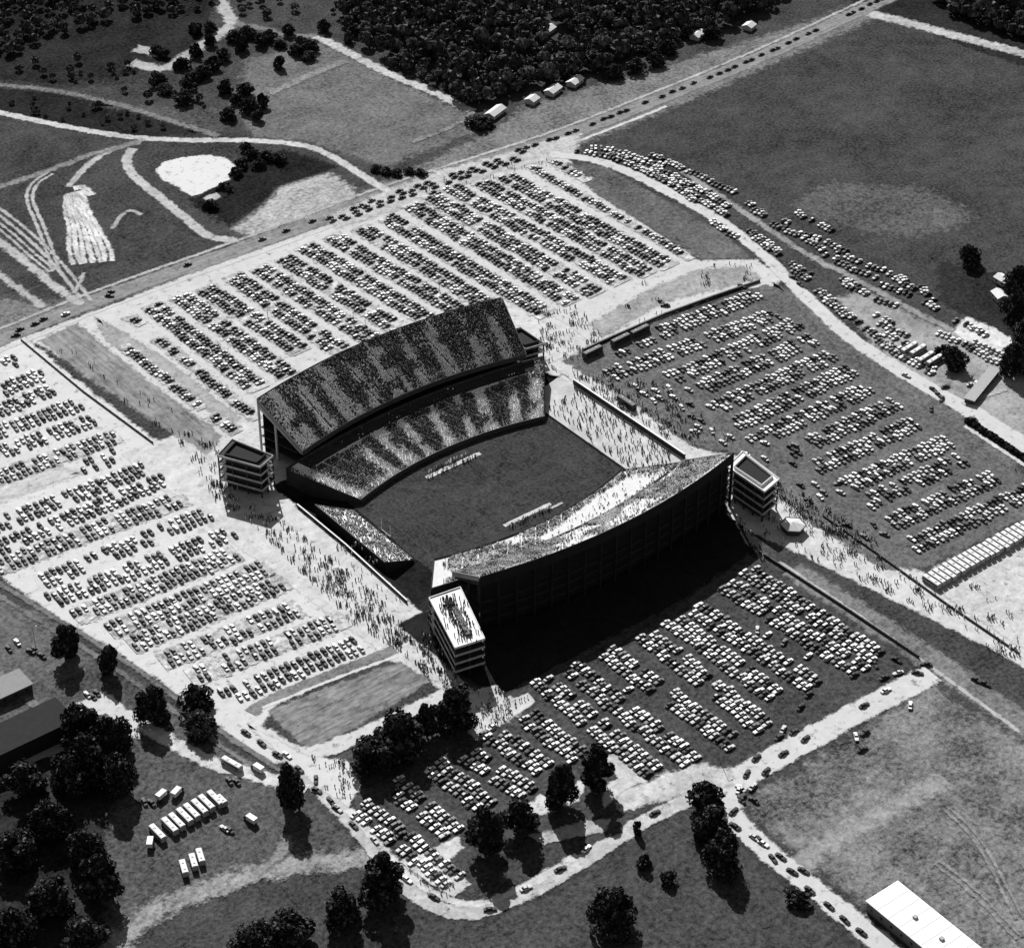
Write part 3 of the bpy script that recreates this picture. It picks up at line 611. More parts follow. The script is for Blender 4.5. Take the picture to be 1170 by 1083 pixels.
# west lot
WL = [((139, 394), (232, 468), 1, .9), ((240, 474), (272, 495), 1, .9), ((144, 361), (163, 372), 1, .9), ((179, 386), (294, 480), 1, .92), ((172, 348), (297, 446), 2, .92), ((203, 337), (330, 430), 2, .92), ((232, 328), (346, 403), 2, .93), ((263, 314), (390, 402), 2, .94),
      ((294, 305), (430, 392), 2, .95), ((322, 294), (460, 380), 2, .95), ((347, 280), (500, 372), 2, .95), ((377, 269), (540, 365), 2, .95), ((410, 259), (570, 356), 2, .95), ((440, 248), (627, 361), 2, .95), ((467, 233), (655, 347), 2, .96),
      ((488, 222), (684, 337), 2, .96), ((513, 213), (712, 324), 2, .96), ((545, 206), (743, 315), 2, .96), ((572, 199), (767, 306), 2, .95), ((604, 190), (791, 297), 1, .9), ((630, 184), (672, 208), 1, .7)]
for i, (a, b, fl_, fi) in enumerate(WL):
    carrow(a, b, 'y', fl_, MD, fi, 'the %s far row' % ordn(i+1), 'the road end', 'cars parked in the far parking ground', clump=.3)
# north lot
NL = [((742, 381), (866, 333), 1, .9), ((700, 408), (872, 338), 1, .97), ((690, 432), (896, 356), 2, .9), ((762, 436), (916, 368), 2, .85), ((795, 447), (932, 386), 2, .85), ((815, 468), (955, 404), 2, .9), ((838, 487), (975, 422), 2, .9), ((872, 500), (995, 442), 2, .9),
      ((900, 519), (1030, 458), 2, .88), ((925, 538), (1050, 482), 2, .88), ((965, 557), (1086, 503), 2, .88), ((985, 577), (1106, 522), 2, .85), ((1010, 602), (1146, 541), 2, .85), ((1035, 628), (1190, 555), 2, .92), ((853, 505), (870, 497), 1, .9), ((950, 548), (965, 560), 1, .9)]
for i, (a, b, fl_, fi) in enumerate(NL):
    carrow(a, b, 'x', fl_, MN, min(.96, fi+.06), 'the %s right row' % ordn(i+1), 'stadium end', 'cars parked in the right hand parking ground', bay=False, clump=.3)
def strays(px, n, ang, mix, where, group):
    poly = [G(*p) for p in px]; xs = [p[0] for p in poly]; ys = [p[1] for p in poly]; k = 0
    while k < n:
        x, y = random.uniform(min(xs), max(xs)), random.uniform(min(ys), max(ys))
        c_ = False
        for i in range(len(poly)):
            a, b = poly[i], poly[i-1]
            if (a[1] > y) != (b[1] > y) and x < (b[0]-a[0])*(y-a[1])/(b[1]-a[1])+a[0]: c_ = not c_
        if not c_ or any(abs(c[0]-x) < (6 if ang == 0 else 3) and abs(c[1]-y) < (3 if ang == 0 else 6) for c in cars): continue
        tn = pick(mix); cars.append((x, y, ang+random.gauss(0, .25), 0, tn, tn, '%s sedan alone %s, %s from stadium' % (TN[tn], where, ordn(k+1)), group)); k += 1
strays([(690, 425), (790, 500), (850, 520), (960, 600), (1030, 640), (1010, 600), (860, 490), (760, 430)], 32, math.pi/2, MN, 'between right hand rows', 'cars parked in the right hand parking ground')
strays([(800, 690), (1000, 770), (870, 850), (800, 870), (640, 800)], 9, 0, ML, 'in a lane of the lower lot', 'cars parked in the lower right parking ground')
# rows along the curved road
def pxline(pts, files=1, mix=MN, fill=.96, name='the curved road row', pitch=2.9, clump=.2):
    for a, b in zip(pts[:-1], pts[1:]): carrow(a, b, 'y', files, mix, fill, name, 'its far end', 'cars parked along the curved road', bay=False, clump=clump, pitch=pitch, trim=0)
for pl in ([(658, 173), (686, 178), (714, 186), (736, 195), (758, 204), (780, 215), (799, 228), (817, 239), (836, 250)], [(695, 177), (721, 184), (743, 191), (769, 201), (793, 214), (814, 225), (836, 239)], [(743, 177), (760, 184), (784, 195), (802, 202), (817, 210), (842, 223)],
           [(853, 231), (870, 244)], [(910, 243), (932, 254)], [(936, 257), (956, 267)], [(880, 255), (900, 264), (925, 275), (945, 290)], [(914, 267), (942, 276), (972, 291)], [(941, 291), (975, 308), (1006, 321)], [(992, 304), (1015, 312), (1043, 325)], [(1003, 325), (1043, 338)], [(1048, 328), (1071, 345)], [(1055, 345), (1075, 355)],
           [(855, 263), (875, 277), (896, 294)], [(900, 301), (927, 315)], [(934, 331), (955, 348), (982, 372)], [(989, 375), (1010, 392), (1040, 408), (1078, 428)], [(998, 360), (1025, 373)], [(1004, 370), (1040, 386)], [(1010, 381), (1040, 396)], [(1088, 366), (1110, 374), (1130, 385)], [(1071, 382), (1100, 394), (1146, 418)], [(1110, 392), (1150, 408)], [(1148, 398), (1165, 405)], [(960, 318), (985, 331)], [(813, 252), (830, 266), (845, 273)]):
    pxline(pl)
for pl in ([(672, 170), (690, 170), (715, 177), (742, 186), (765, 192)], [(724, 190), (752, 203), (778, 219), (800, 234)], [(860, 240), (880, 250)], [(894, 252), (908, 258)], [(955, 289), (990, 305)], [(1020, 317), (1050, 333)], [(862, 272), (885, 290)], [(905, 309), (930, 322)], [(945, 344), (970, 365)], [(1000, 388), (1030, 408), (1070, 430)], [(960, 322), (1000, 342), (1030, 352)]):
    pxline(pl)
def onecar(px, rot, tone, label, group='cars moving on the roads', kind=0, world=None):
    x, y = world or G(*px); cars.append((x, y, rot+random.gauss(0, .05), kind, tone, tone, label, group))
# traffic on the highway
x = -128
nh = 0
while x < 560:
    dense = 75 < x < 215
    k = int(np.interp(x, [-128, 60, 90, 215, 240, 560], [1, 1, 3, 3, 1, 1]))
    yb = float(np.interp(x, [p[0] for p in XH], [p[1] for p in XH]))
    for q in range(k):
        if random.random() < (.85 if x > 30 else .5):
            nh += 1; cars.append((x+random.uniform(-2, 2), yb+(-3.5*q+1.5)+random.uniform(-.6, .6)-(4 if dense else 0), random.gauss(0, .06), 0, random.choice([3, 4, 3, 2]), 3, 'dark sedan in the far highway queue, %s from the left' % ordn(nh) if nh < 60 else 'dark sedan in the far highway queue', 'cars queuing on the far highway'))
    x += random.uniform(6.5, 9) if x > 60 else random.uniform(10, 20)
def roadcars(pts, along, desc):
    P_ = [G(*p) for p in pts]
    for i, p in enumerate(P_):
        a = P_[max(0, i-1)]; b = P_[min(len(P_)-1, i+1)]
        if along: r = math.atan2(b[1]-a[1], b[0]-a[0])
        else: r = math.pi/2
        t = random.choice([3, 4, 3, 1, 0, 3]); cars.append((p[0], p[1], r+random.gauss(0, .12), 0, t, t, '%s car, %s %s' % (TN[t], ordn(i+1), desc), 'cars driving on the lower roads'))
roadcars([(838, 885), (828, 908), (846, 883), (838, 897), (829, 926), (847, 898), (862, 914), (840, 945)][0:0] or [(839, 945)], False, 'from the top of the lane beside the mottled field')
roadcars([(840, 945), (868, 961), (883, 982), (905, 997), (925, 1018), (947, 1036), (965, 1052), (984, 1066)], True, 'down the white lane at the bottom right')
roadcars([(862, 958), (872, 965), (892, 980), (918, 996)], True, 'in the outer lane of traffic at the bottom right')
roadcars([(822, 930), (838, 928), (848, 912), (860, 900), (875, 882), (895, 862), (920, 845), (987, 807), (1012, 790)], True, 'uphill along the white road beside the mottled field')
roadcars([(844, 903), (853, 885), (864, 867), (890, 843), (907, 837), (1010, 775)], True, 'on the upper edge of the white road beside the mottled field')
roadcars([(847, 914), (861, 915), (846, 902)], False, 'of the cluster at the white road corner')
roadcars([(978, 843), (985, 857), (1040, 807), (988, 838)], True, 'of the few cars at the top edge of the mottled field')
roadcars([(386, 925), (404, 944), (428, 961), (465, 1006), (496, 1026), (560, 1040), (601, 1016), (640, 994), (670, 971), (703, 952), (748, 930)], True, 'round the curved loop road at the bottom')
roadcars([(281, 838), (299, 850), (317, 863), (328, 864), (342, 880), (361, 892), (344, 903), (362, 904), (385, 925), (378, 916)], True, 'down the lane left of the grass plot')
roadcars([(190, 1e9)][0:0] or [(1024, 755), (1048, 770), (1058, 760), (1026, 770)], True, 'near the top corner of the lower right lot')
roadcars([(262, 893), (270, 894), (257, 948), (262, 949), (165, 917), (172, 965), (173, 918)], False, 'standing by the white bus row in the park')
roadcars([(100, 795), (106, 797), (111, 793), (20, 735), (35, 745), (48, 750), (10, 742), (8, 790), (40, 743)], False, 'parked near the black roofed building')
roadcars([(1035, 430), (1066, 446), (1072, 452), (1076, 457), (1064, 468), (1080, 443), (1110, 441), (1115, 440), (1112, 480), (906, 318), (914, 326)], True, 'driving on the wide curved road')
roadcars([(1115, 778), (1125, 782), (1060, 820)][0:2], True, 'on the verge at the far right')
roadcars([(755, 346), (760, 350), (18, 384), (40, 371), (75, 360), (125, 339), (847, 328), (1000, 760)], True, 'standing on the outer edge of the parking grounds')
cars = [c for c in cars if not (-70 < c[0] < 84 and abs(c[1]) < 62)]
vis = [c for c in cars if inframe(c)]
hid = (lambda c: -94 < c[0] < 66 and -131 < c[1] < -60)
ranked = sorted([c for c in vis if not hid(c)], key=dist)
near = ranked[:300]; nid = set(id(c) for c in near)
rest = [c for c in cars if id(c) not in nid]
CM = {}
def car_meshes(k, tone, roof):
    key = (k, tone, roof)
    if key in CM: return CM[key]
    b, w_, r = CK[k]
    out = []
    for part, mb_, mats in (('body', b, [T_body[tone], M_tyre, M_metal]), ('windows', w_, [M_glass]), ('roof', r, [T_body[roof]])):
        me = mb_.mesh('car_'+part)
        for m in mats: me.materials.append(m)
        out.append((part, me))
    CM[key] = out; return out
seen = {}
for (x, y, r, k, tn, rt, lab, grp) in near:
    e = empty('pickup' if k == 2 else 'car', (x, y, ZC), r)
    seen[lab] = seen.get(lab, 0)+1
    tag(e, lab, 'pickup' if k == 2 else 'car', grp)
    for part, me in car_meshes(k, tn, rt): o = bpy.data.objects.new(part, me); C.objects.link(o); o.parent = e
o = mass('parked_cars', car_tmpl, [(c[3], c[0], c[1], ZC, c[2], 1.0, matmap(c[4], c[5])) for c in rest], CAR_MATS)
tag(o, 'thousands of smaller cars parked in rows on all four parking grounds', 'cars', kind='stuff')
# worn ground under the bays of the pale lots
V = []; F = []; E = []; z = zl()
for (a, b, w_) in bays: ribbon_geo([a, b], w_, z, 1.5, V, F, E)
me = bpy.data.meshes.new('parking_bays'); me.from_pydata(V, [], F); me.update(); set_edge(me, E)
tag(link('parking_bays', me, ground_mat('bay_turf', 190, .3, .3, .05, .8, mid=.5, ragged=2.2)), kind='structure')

# ------------------------------------------------------------------ buses and trucks
def make_bus(L, Wd, H, bodyt, rooft, name='bus'):
    e = empty(name)
    b = MB(); b.hexa([(-L/2, -Wd/2, .45), (L/2, -Wd/2, .45), (L/2, Wd/2, .45), (-L/2, Wd/2, .45)], [(-L/2+.1, -Wd/2+.03, H-.25), (L/2-.15, -Wd/2+.03, H-.25), (L/2-.15, Wd/2-.03, H-.25), (-L/2+.1, Wd/2-.03, H-.25)])
    b.box(L/2-.05, -.9, .5, L/2+.5, .9, 1.3); b.build('body', bodyt, e)
    b = MB(); b.hexa([(-L/2+.1, -Wd/2+.05, H-.247), (L/2-.12, -Wd/2+.05, H-.247), (L/2-.12, Wd/2-.05, H-.247), (-L/2+.1, Wd/2-.05, H-.247)], [(-L/2+.4, -Wd/2+.4, H), (L/2-.4, -Wd/2+.4, H), (L/2-.4, Wd/2-.4, H), (-L/2+.4, Wd/2-.4, H)])
    b.build('roof', rooft, e)
    for q in (-L*.25, L*.2): b = MB(); b.box(q-.5, -.45, H+.002, q+.5, .45, H+.18); b.build('roof_hatch', M_metal, e)
    for s in (-1, 1): b = MB(); b.box(-L/2+.6, s*(Wd/2-.02)-.03, 1.5, L/2-.7, s*(Wd/2-.02)+.03, H-.7); b.build('window_band', M_glass, e)
    for x in (-L/2+2, L/2-1.6):
        for s in (-1, 1): b = MB(); b.bar((x, s*(Wd/2-.35), .5), (x, s*(Wd/2+.02), .5), .5, 0, 10); b.build('wheel', M_tyre, e)
    return e
def copy_tree(o):
    c = o.copy(); C.objects.link(c)
    for ch in [q for q in bpy.data.objects if q.parent == o]: d = ch.copy(); C.objects.link(d); d.parent = c
    return c
M_busb = plain('bus_side', .3, .5); M_busr = plain('bus_roof', .66, .6, .15, .5)
proto = make_bus(10.5, 2.5, 3.0, M_busb, M_busr); first = [True]
def bus(x, y, r, label, group, sc=1.0):
    o = proto if first[0] else copy_tree(proto); first[0] = False
    o.location = (x, y, .2); o.rotation_euler = (0, 0, r); o.scale = (sc, 1, 1); tag(o, label, 'bus', group); return o
for i, p in enumerate([(180, 951), (194, 943), (202, 938), (211, 932), (219, 927), (228, 922), (236, 917), (246, 912), (253, 914)]):
    bus(*G(*p, 2), math.pi/2+.02, '%s white roofed bus from the left in the long row on the park grass' % ordn(i+1), 'buses parked side by side in the park', .95 if i < 8 else .55)
for i, p in enumerate([(210, 991), (221, 984), (229, 978)]):
    bus(*G(*p, 2), math.pi/2-.35, '%s short bus from the left in the group of three below the bus row' % ordn(i+1), 'short buses below the bus row', .75)
for i in range(22):
    x = 108+i*3.3
    bus(x, -191+random.uniform(-.6, .6), math.pi/2, '%s white bus from the left in the row by the right edge' % ordn(i+1), 'buses in a row at the right edge', .95)
for i, p in enumerate([(1039, 397), (1049, 400), (1058, 408), (1068, 411)]):
    bus(*G(*p, 2), .1, '%s long white vehicle from the left in the yard beside the curved road' % ordn(i+1), 'long vehicles in the yard', 1.15)
M_dk = plain('dark_coach', .05, .5); first_d = make_bus(12.5, 3.0, 3.6, M_dk, M_dk)
for i, (p, r) in enumerate([((677, 403), 0.05), ((709, 389), 0.05), ((731, 379), .05), ((716, 461), -1.57)]):
    o = first_d if i == 0 else copy_tree(first_d)
    x, y = G(*p, 1.5); o.location = (x, y, .2); o.rotation_euler = (0, 0, r)
    tag(o, ['black coach nearest the stadium at the top edge of the right parking ground', 'black coach second from the stadium along the upper fence', 'black coach third from the stadium along the upper fence', 'black coach parked alone beside the path above the white bank'][i], 'coach', 'black coaches near the right parking ground')
o = bus(*G(265, 873, 1.5), math.pi/2+.25, 'long bus with pale roof on the lane left of the tall dark tree', 'vehicles on the park lane', 1.0)
def make_truck(L, name='truck'):
    e = empty(name)
    b = MB(); b.box(-L/2, -1.2, .9, L/2-1.9, 1.2, 3.0); b.build('cargo_box', M_busr, e)
    b = MB(); b.hexa([(L/2-1.8, -1.05, .5), (L/2, -1.05, .5), (L/2, 1.05, .5), (L/2-1.8, 1.05, .5)], [(L/2-1.8, -.95, 2.2), (L/2-.9, -.95, 2.2), (L/2-.9, .95, 2.2), (L/2-1.8, .95, 2.2)]); b.build('cab', T_body[3], e)
    for x in (-L/2+1.2, L/2-1.2):
        for s in (-1, 1): b = MB(); b.bar((x, s*.8, .45), (x, s*1.15, .45), .45, 0, 8); b.build('wheel', M_tyre, e)
    return e
t0 = make_truck(6.5); x, y = G(294, 878, 1); t0.location = (x, y, .2); t0.rotation_euler = (0, 0, math.pi/2+.2); tag(t0, 'small box truck behind the bus on the lane left of the tall tree', 'truck', 'trucks in the park')
for p, r, l in (((286, 936), math.pi/2+.2, 'white topped van alone on the grass right of the bus row'), ((203, 905), .4, 'white trailer above the left end of the bus row'), ((186, 908), .3, 'white truck above the bus row, nearest the dark trees'), ((172, 962), .9, 'pale truck at the lower left end of the bus row')):
    o = copy_tree(t0); x, y = G(*p, 1); o.location = (x, y, .2); o.rotation_euler = (0, 0, r); tag(o, l, 'truck', 'trucks in the park')

# ------------------------------------------------------------------ buildings
M_wall = plain('house_wall', .4, .8); M_roofw = plain('pale_roof', .78, .7, .04); M_roofd = plain('tar_roof', .012, .9, .3, .4); M_win = plain('window_glass', .02, .2)
def house(x, y, r, L, Wd, H, rh, wall, roof, label, cat='house', name='house', wins=4, group=None):
    e = empty(name, (x, y, 0), r); tag(e, label, cat, group)
    b = MB(); b.box(-L/2, -Wd/2, 0, L/2, Wd/2, H)
    if rh > .3:
        for s in (-1, 1): b.poly([(s*L/2, -Wd/2, H), (s*L/2, Wd/2, H), (s*L/2, 0, H+rh-.05)])
    b.build('wall', wall, e)
    b = MB(); o = .5
    if rh > .3:
        for s in (-1, 1):
            b.hexa([(-L/2-o, s*(Wd/2+o), H-.1), (L/2+o, s*(Wd/2+o), H-.1), (L/2+o, 0, H+rh), (-L/2-o, 0, H+rh)], [(-L/2-o, s*(Wd/2+o), H+.12), (L/2+o, s*(Wd/2+o), H+.12), (L/2+o, 0, H+rh+.22), (-L/2-o, 0, H+rh+.22)])
    else: b.box(-L/2-o, -Wd/2-o, H+.003, L/2+o, Wd/2+o, H+.45)
    b.build('roof', roof, e)
    for s in (-1, 1):
        for k in range(wins):
            xx = -L/2+L*(k+.5)/wins; b = MB(); b.box(xx-.6, s*Wd/2-.04, H*.35, xx+.6, s*Wd/2+.04, H*.35+1.3); b.build('window', M_win, e)
    b = MB(); b.box(L/2-.05, -.6, 0, L/2+.05, .6, 2.2); b.build('door', M_steel, e)
    return e
# long white roofed building at the lower right corner
c1 = G(987, 1027, 6); c2 = G(1027, 1010, 6)
wx = math.hypot(c2[0]-c1[0], c2[1]-c1[1]); midx = (c1[0]+c2[0])/2; LB = 75
house(midx+.3, (c1[1]+c2[1])/2-LB/2, math.pi/2-.012, LB, wx, 5.4, .2, plain('brick_wall', .12, .9), M_roofw, 'long building with flat white roof at the lower right corner', 'building', 'building', 14)
bld = [o for o in bpy.data.objects if o.name.startswith('building')][0]
b = MB()
for k in range(1, 13): b.box(-LB/2+LB*k/13-.12, -wx/2-.3, 5.852, -LB/2+LB*k/13+.12, wx/2+.3, 5.93)
b.build('roof_seam', plain('roof_seam', .5, .8), bld)
for k in (-24, -9, 6, 20): b = MB(); b.box(k-.8, -.8, 5.852, k+.8, .8, 6.7); b.build('roof_vent', M_metal, bld)
# black roofed building at the left
a = G(63, 798, 9); house(a[0]-28, a[1]-8.5, 0, 56, 17, 9, .2, plain('dark_brick', .03, .9), M_roofd, 'large black roofed building at the left edge beside dark trees', 'building', 'building', 8)
a = G(10, 782, 4); house(a[0], a[1], 0, 16, 12, 4, .2, plain('dark_brick_b', .06, .9), plain('grey_roof', .2, .9), 'small flat grey building at the left edge above the black roofed one', 'building', 'building', 3)
for (p, L, l) in (((566, 128), 14, 'white roofed house at the wood corner above the round bush'), ((608, 114), 7, 'tiny white shed at the edge of the woods'), ((632, 103), 11, 'white roofed house at the wood edge, left of two'), ((657, 93), 11, 'white roofed house at the wood edge, right of two'), ((752, 55), 11, 'white roofed house at the edge of the woods near the highway'),
                  ((797, 40), 10, 'pale house between dark bushes near the top of the highway'), ((856, 30), 7, 'small pale house highest up along the highway'), ((626, 34), 10, 'pale house in the clearing inside the woods'), ((627, 56), 8, 'lower pale house in the clearing inside the woods'), ((684, 16), 8, 'pale house at the top edge of the woods')):
    house(*G(*p, 2), .35, L, 6.5, 2.6, 1.5, M_wall, plain('house_roof', .55, .7), l, 'house', 'house', 2, 'houses along the edge of the woods')
for (p, r, l) in (((1146, 320), 1.5, 'white house wall showing between the dark trees at the right edge'), ((1142, 338), 1.2, 'small pale house right edge below the first one')):
    house(*G(*p, 2), r, 8, 6, 3, 1.4, M_wall, plain('house_roof', .55, .7), l, 'house', 'house', 2, 'houses at the right edge')
a = G(1122, 440, 2); house(a[0], a[1], .35, 34, 5, 2.6, .2, plain('shed_wall', .05, .9), plain('shed_roof', .3, .9), 'long low shed beside the wide road junction at the right', 'shed', 'shed', 6)
# kiosk
kx, ky = G(906, 600, 3)
k = empty('kiosk', (kx, ky, 0)); tag(k, 'six sided kiosk with pale roof on the white path right of the near grandstand', 'kiosk')
hx = [(6.3*math.cos(i*math.pi/3+.3), 6.3*math.sin(i*math.pi/3+.3)) for i in range(6)]
b = MB(); b.prism([(p[0]*.85, p[1]*.85) for p in hx], 0, 3.2); b.build('wall', M_steel, k)
b = MB(); i0 = len(b.v)
for i in range(6): b.poly([(*hx[i], 3.25), (*hx[(i+1) % 6], 3.25), (0, 0, 5.2)])
b.build('roof', plain('kiosk_roof', .5, .8), k); b = MB(); b.wall(hx+[hx[0]], 3.0, 3.6, .35); b.build('eaves', M_steel, k)

# ------------------------------------------------------------------ trees
M_leaf = plain('foliage', .02, .95, .5, .35, 0); M_leaf2 = plain('foliage_light', .075, .95, .5, .35, 0); M_bark = plain('bark', .06, .95)
def crown_mesh(seed, H, Wd, n=3400, leaf=.5, low=.22, mats=(M_leaf, M_leaf2)):
    r = np.random.default_rng(seed); lobes = []
    nl = 18 if H > 9 else 9
    for i in range(nl):
        z = H*(low+.10+(.86-low-.10)*((i+.5)/nl)); k = math.sin(min(1, max(.42, (z/H-low)/(1-low)*1.15))*math.pi)**.6 if z/H < .95 else .4
        a = r.uniform(0, 6.28); d = Wd*.30*k*r.uniform(.35, 1.15); rr = Wd*.21*r.uniform(.7, 1.35)*max(.6, k)
        lobes.append((d*math.cos(a), d*math.sin(a), z, rr, rr*r.uniform(.8, 1.1)))
    V = []; M = []
    for j in range(n):
        lx, ly, lz, rr, rz = lobes[r.integers(len(lobes))]
        v = r.normal(size=3); v /= np.linalg.norm(v); q = r.uniform(.55, 1)**.5*r.uniform(.85, 1.12)
        c = np.array([lx, ly, lz])+v*np.array([rr, rr, rz])*q
        nrm = v+r.normal(size=3)*.6; nrm /= np.linalg.norm(nrm); t = np.cross(nrm, r.normal(size=3)); t /= np.linalg.norm(t); b_ = np.cross(nrm, t)
        s = leaf*r.uniform(.6, 1.5)
        V += [c-t*s-b_*s*.6, c+t*s-b_*s*.6, c+t*s*.6+b_*s, c-t*s*.6+b_*s*.8]; M.append(1 if r.random() < .25 else 0)
    V = np.array(V); n = len(M); me = bpy.data.meshes.new('crown')
    me.vertices.add(4*n); me.vertices.foreach_set('co', V.astype(np.float32).ravel()); me.loops.add(4*n); me.loops.foreach_set('vertex_index', np.arange(4*n, dtype=np.int32))
    me.polygons.add(n); me.polygons.foreach_set('loop_start', np.arange(0, 4*n, 4, dtype=np.int32)); me.polygons.foreach_set('material_index', np.array(M, dtype=np.int32)); me.update(calc_edges=True); me.validate()
    for m in mats: me.materials.append(m)
    return me
def trunk_mesh(H, seed):
    r = random.Random(seed); b = MB(); b.bar((0, 0, 0), (0, 0, H*.35), H*.028, 0, 8, H*.022); b.bar((0, 0, H*.35), (r.uniform(-.4, .4), r.uniform(-.4, .4), H*.8), H*.022, 0, 7, H*.008)
    for i in range(6):
        a = i*1.05+r.uniform(-.3, .3); z = H*r.uniform(.25, .55); b.bar((0, 0, z), (math.cos(a)*H*.2, math.sin(a)*H*.2, z+H*r.uniform(.12, .25)), H*.012, 0, 5, H*.004)
    return b.mesh('trunk')
TR = {}
for nm, H, Wd in (('tall', 19, 12.5), ('round', 17, 15), ('small', 10, 10), ('wide', 14, 18), ('bush', 5, 8)):
    TR[nm] = [(crown_mesh(hash(nm) % 1 + i*7+len(nm), H, Wd, {'small': 1600, 'bush': 900}.get(nm, 4200), .5 if H > 9 else .4, .04 if H > 9 else .0), trunk_mesh(H, i), H, Wd) for i in range(3)]
for v in TR.values():
    for c_, t_, _, _ in v: t_.materials.append(M_bark)
tcount = [0]
def tree(px, kind, H, Wd, label, group=None, world=None):
    tcount[0] += 1; c_, t_, H0, W0 = TR[kind][tcount[0] % 3]; x, y = world or G(*px)
    e = empty('bush' if kind == 'bush' else 'tree', (x, y, 0), random.uniform(0, 6.28)); k_ = random.uniform(.9, 1.1); e.scale = (Wd*1.12*k_/W0, Wd*1.12/k_/W0, H*(1.2 if kind == 'tall' else 1.1 if H > 14 else 1)/H0)
    tag(e, label, 'bush' if kind == 'bush' else 'tree', group)
    for nm, me in (('crown', c_), ('trunk', t_)): o = bpy.data.objects.new(nm, me); C.objects.link(o); o.parent = e
LT = 'dark trees on the park side'; MT = 'dark trees among the lower parking rows'
for px, k, H, Wd, l, g in [
    ((75, 752), 'tall', 17, 13, 'dark tree nearest the left edge beside the lower left lane', LT), ((127, 770), 'small', 15, 9, 'slim dark tree second from the left along the lane', LT),
    ((176, 822), 'round', 17, 14, 'ragged dark tree between the slim tree and the white forecourt end', LT), ((226, 812), 'small', 14, 14, 'round dark tree touching the edge of the left parking ground', LT), ((232, 838), 'round', 12, 14, 'low round tree just below the lane tree at the left parking corner', LT),
    ((92, 848), 'round', 20, 17, 'big dark tree right of the black roofed building, topmost of its clump', LT), ((125, 862), 'wide', 19, 19, 'big dark tree on the right side of the clump beside the white forecourt', LT), ((105, 885), 'wide', 19, 20, 'broad dark tree in the middle of the left clump', LT), ((135, 905), 'tall', 19, 14, 'dark tree at the lower right of the left clump', LT), ((80, 905), 'wide', 17, 19, 'dark tree at the lower left of the left clump', LT),
    ((333, 922), 'tall', 21, 12.5, 'tall narrow black tree alone right of the bus on the lane', LT),
    ((425, 876), 'round', 15, 18, 'lowest tree of the dark clump by the grass plot', MT), ((455, 862), 'wide', 19, 24, 'broad black tree in the middle of the clump by the grass plot', MT), ((488, 842), 'tall', 17, 10, 'slim dark tree between two broad ones below the plaza', MT), ((522, 828), 'round', 20, 18, 'big black tree closest to the near grandstand corner', MT),
    ((553, 972), 'tall', 22, 15, 'tall dark tree at the lower end of the parking rows above the loop road', MT), ((590, 950), 'round', 17, 15, 'dark tree right beside the tallest one above the loop road', MT), ((641, 922), 'tall', 21, 12, 'slim dark tree between the row ends and the white kerb', MT), ((683, 898), 'tall', 21, 15, 'dark tree right of the slim one at the row ends', MT),
    ((438, 1030), 'tall', 22, 17, 'big black tree below the loop road at the bottom', LT), ((390, 1052), 'round', 15, 15, 'dark tree left of the big one at the bottom', LT), ((335, 1072), 'wide', 14, 20, 'broad dark tree at the bottom edge near the sandy trail', LT), ((290, 1085), 'wide', 12, 18, 'low dark tree cut by the bottom edge beside the trail', LT),
    ((700, 1062), 'round', 20, 17, 'black tree at the bottom edge in the open meadow', LT), ((806, 922), 'small', 13, 13, 'bushy tree at the top of the white lane junction', LT), ((815, 958), 'round', 16, 15, 'dark tree left of the white lane, middle of three', LT), ((828, 990), 'wide', 16, 17, 'dark round tree left of the white lane, lowest of three', LT),
    ((118, 1030), 'tall', 22, 16, 'tall black tree at the upper end of the sandy trail', LT), ((737, 990), 'bush', 6, 6, 'small dark bush in the lower meadow, left of two', LT), ((765, 1008), 'bush', 5, 7, 'small dark bush in the lower meadow, right of two', LT), ((728, 952), 'bush', 7, 4, 'thin dark bush beside the loop road', LT),
    ((1105, 300), 'small', 12, 13, 'lone dark tree in the big open field at the right', None), ((548, 143), 'bush', 6, 17, 'wide dark bush at the corner of the woods by the pale lane', None), ((912, 1030), 'bush', 5, 12, 'low dark bush left of the traffic lane', LT),
    ((1090, 418), 'small', 12, 13, 'dark tree beside the long white vehicles in the yard', None), ((1078, 408), 'bush', 7, 9, 'dark bush left of the yard tree', None), ((1160, 335), 'wide', 16, 18, 'dark tree at the right edge, upper one', None), ((1158, 362), 'wide', 16, 16, 'dark tree at the right edge, below the upper one', None), ((1160, 428), 'wide', 18, 16, 'dark tree at the right edge beside the road junction', None), ((1168, 395), 'wide', 16, 18, 'dark tree cut by the right edge near the white gravel', None)]:
    tree(px, k, H, Wd, l, g)
for i, px in enumerate([(25, 905), (60, 950), (20, 985), (100, 985), (60, 1040), (20, 1075), (95, 1085)]):
    tree(px, 'wide' if i % 2 else 'round', 15, 17, 'dark tree in the grove at the lower left corner', 'trees of the lower left grove')
up = [(285, 128), (270, 118), (300, 122), (262, 135), (280, 108), (295, 138), (258, 105), (232, 88), (245, 78), (222, 92), (215, 100), (190, 105), (182, 95), (210, 118), (225, 64), (240, 52), (255, 68), (275, 58), (222, 38), (268, 46), (285, 42), (208, 78), (320, 78), (188, 66), (180, 62), (330, 40), (345, 50), (320, 54), (298, 52), (310, 46), (340, 62), (355, 58), (355, 68), (240, 36), (370, 36), (400, 48), (405, 40)]
for i, px in enumerate(up):
    x, y = G(*px); tree(px, random.choice(['small', 'bush', 'small']), random.uniform(5, 9), random.uniform(7, 12), '%s tree or shrub, scattered along the pale lane at the upper left' % ('dark rounded' if i % 2 else 'dark low'), 'trees scattered at the upper left')
hp = [(x, 196+random.uniform(-3, 3)) for x in range(425, 482, 9)]
for p in [(430, 195), (442, 198), (455, 200), (468, 198), (480, 200)]: tree(p, 'bush', 3.5, 8, 'low dark bush in the row beside the highway junction', 'bushes beside the highway junction')
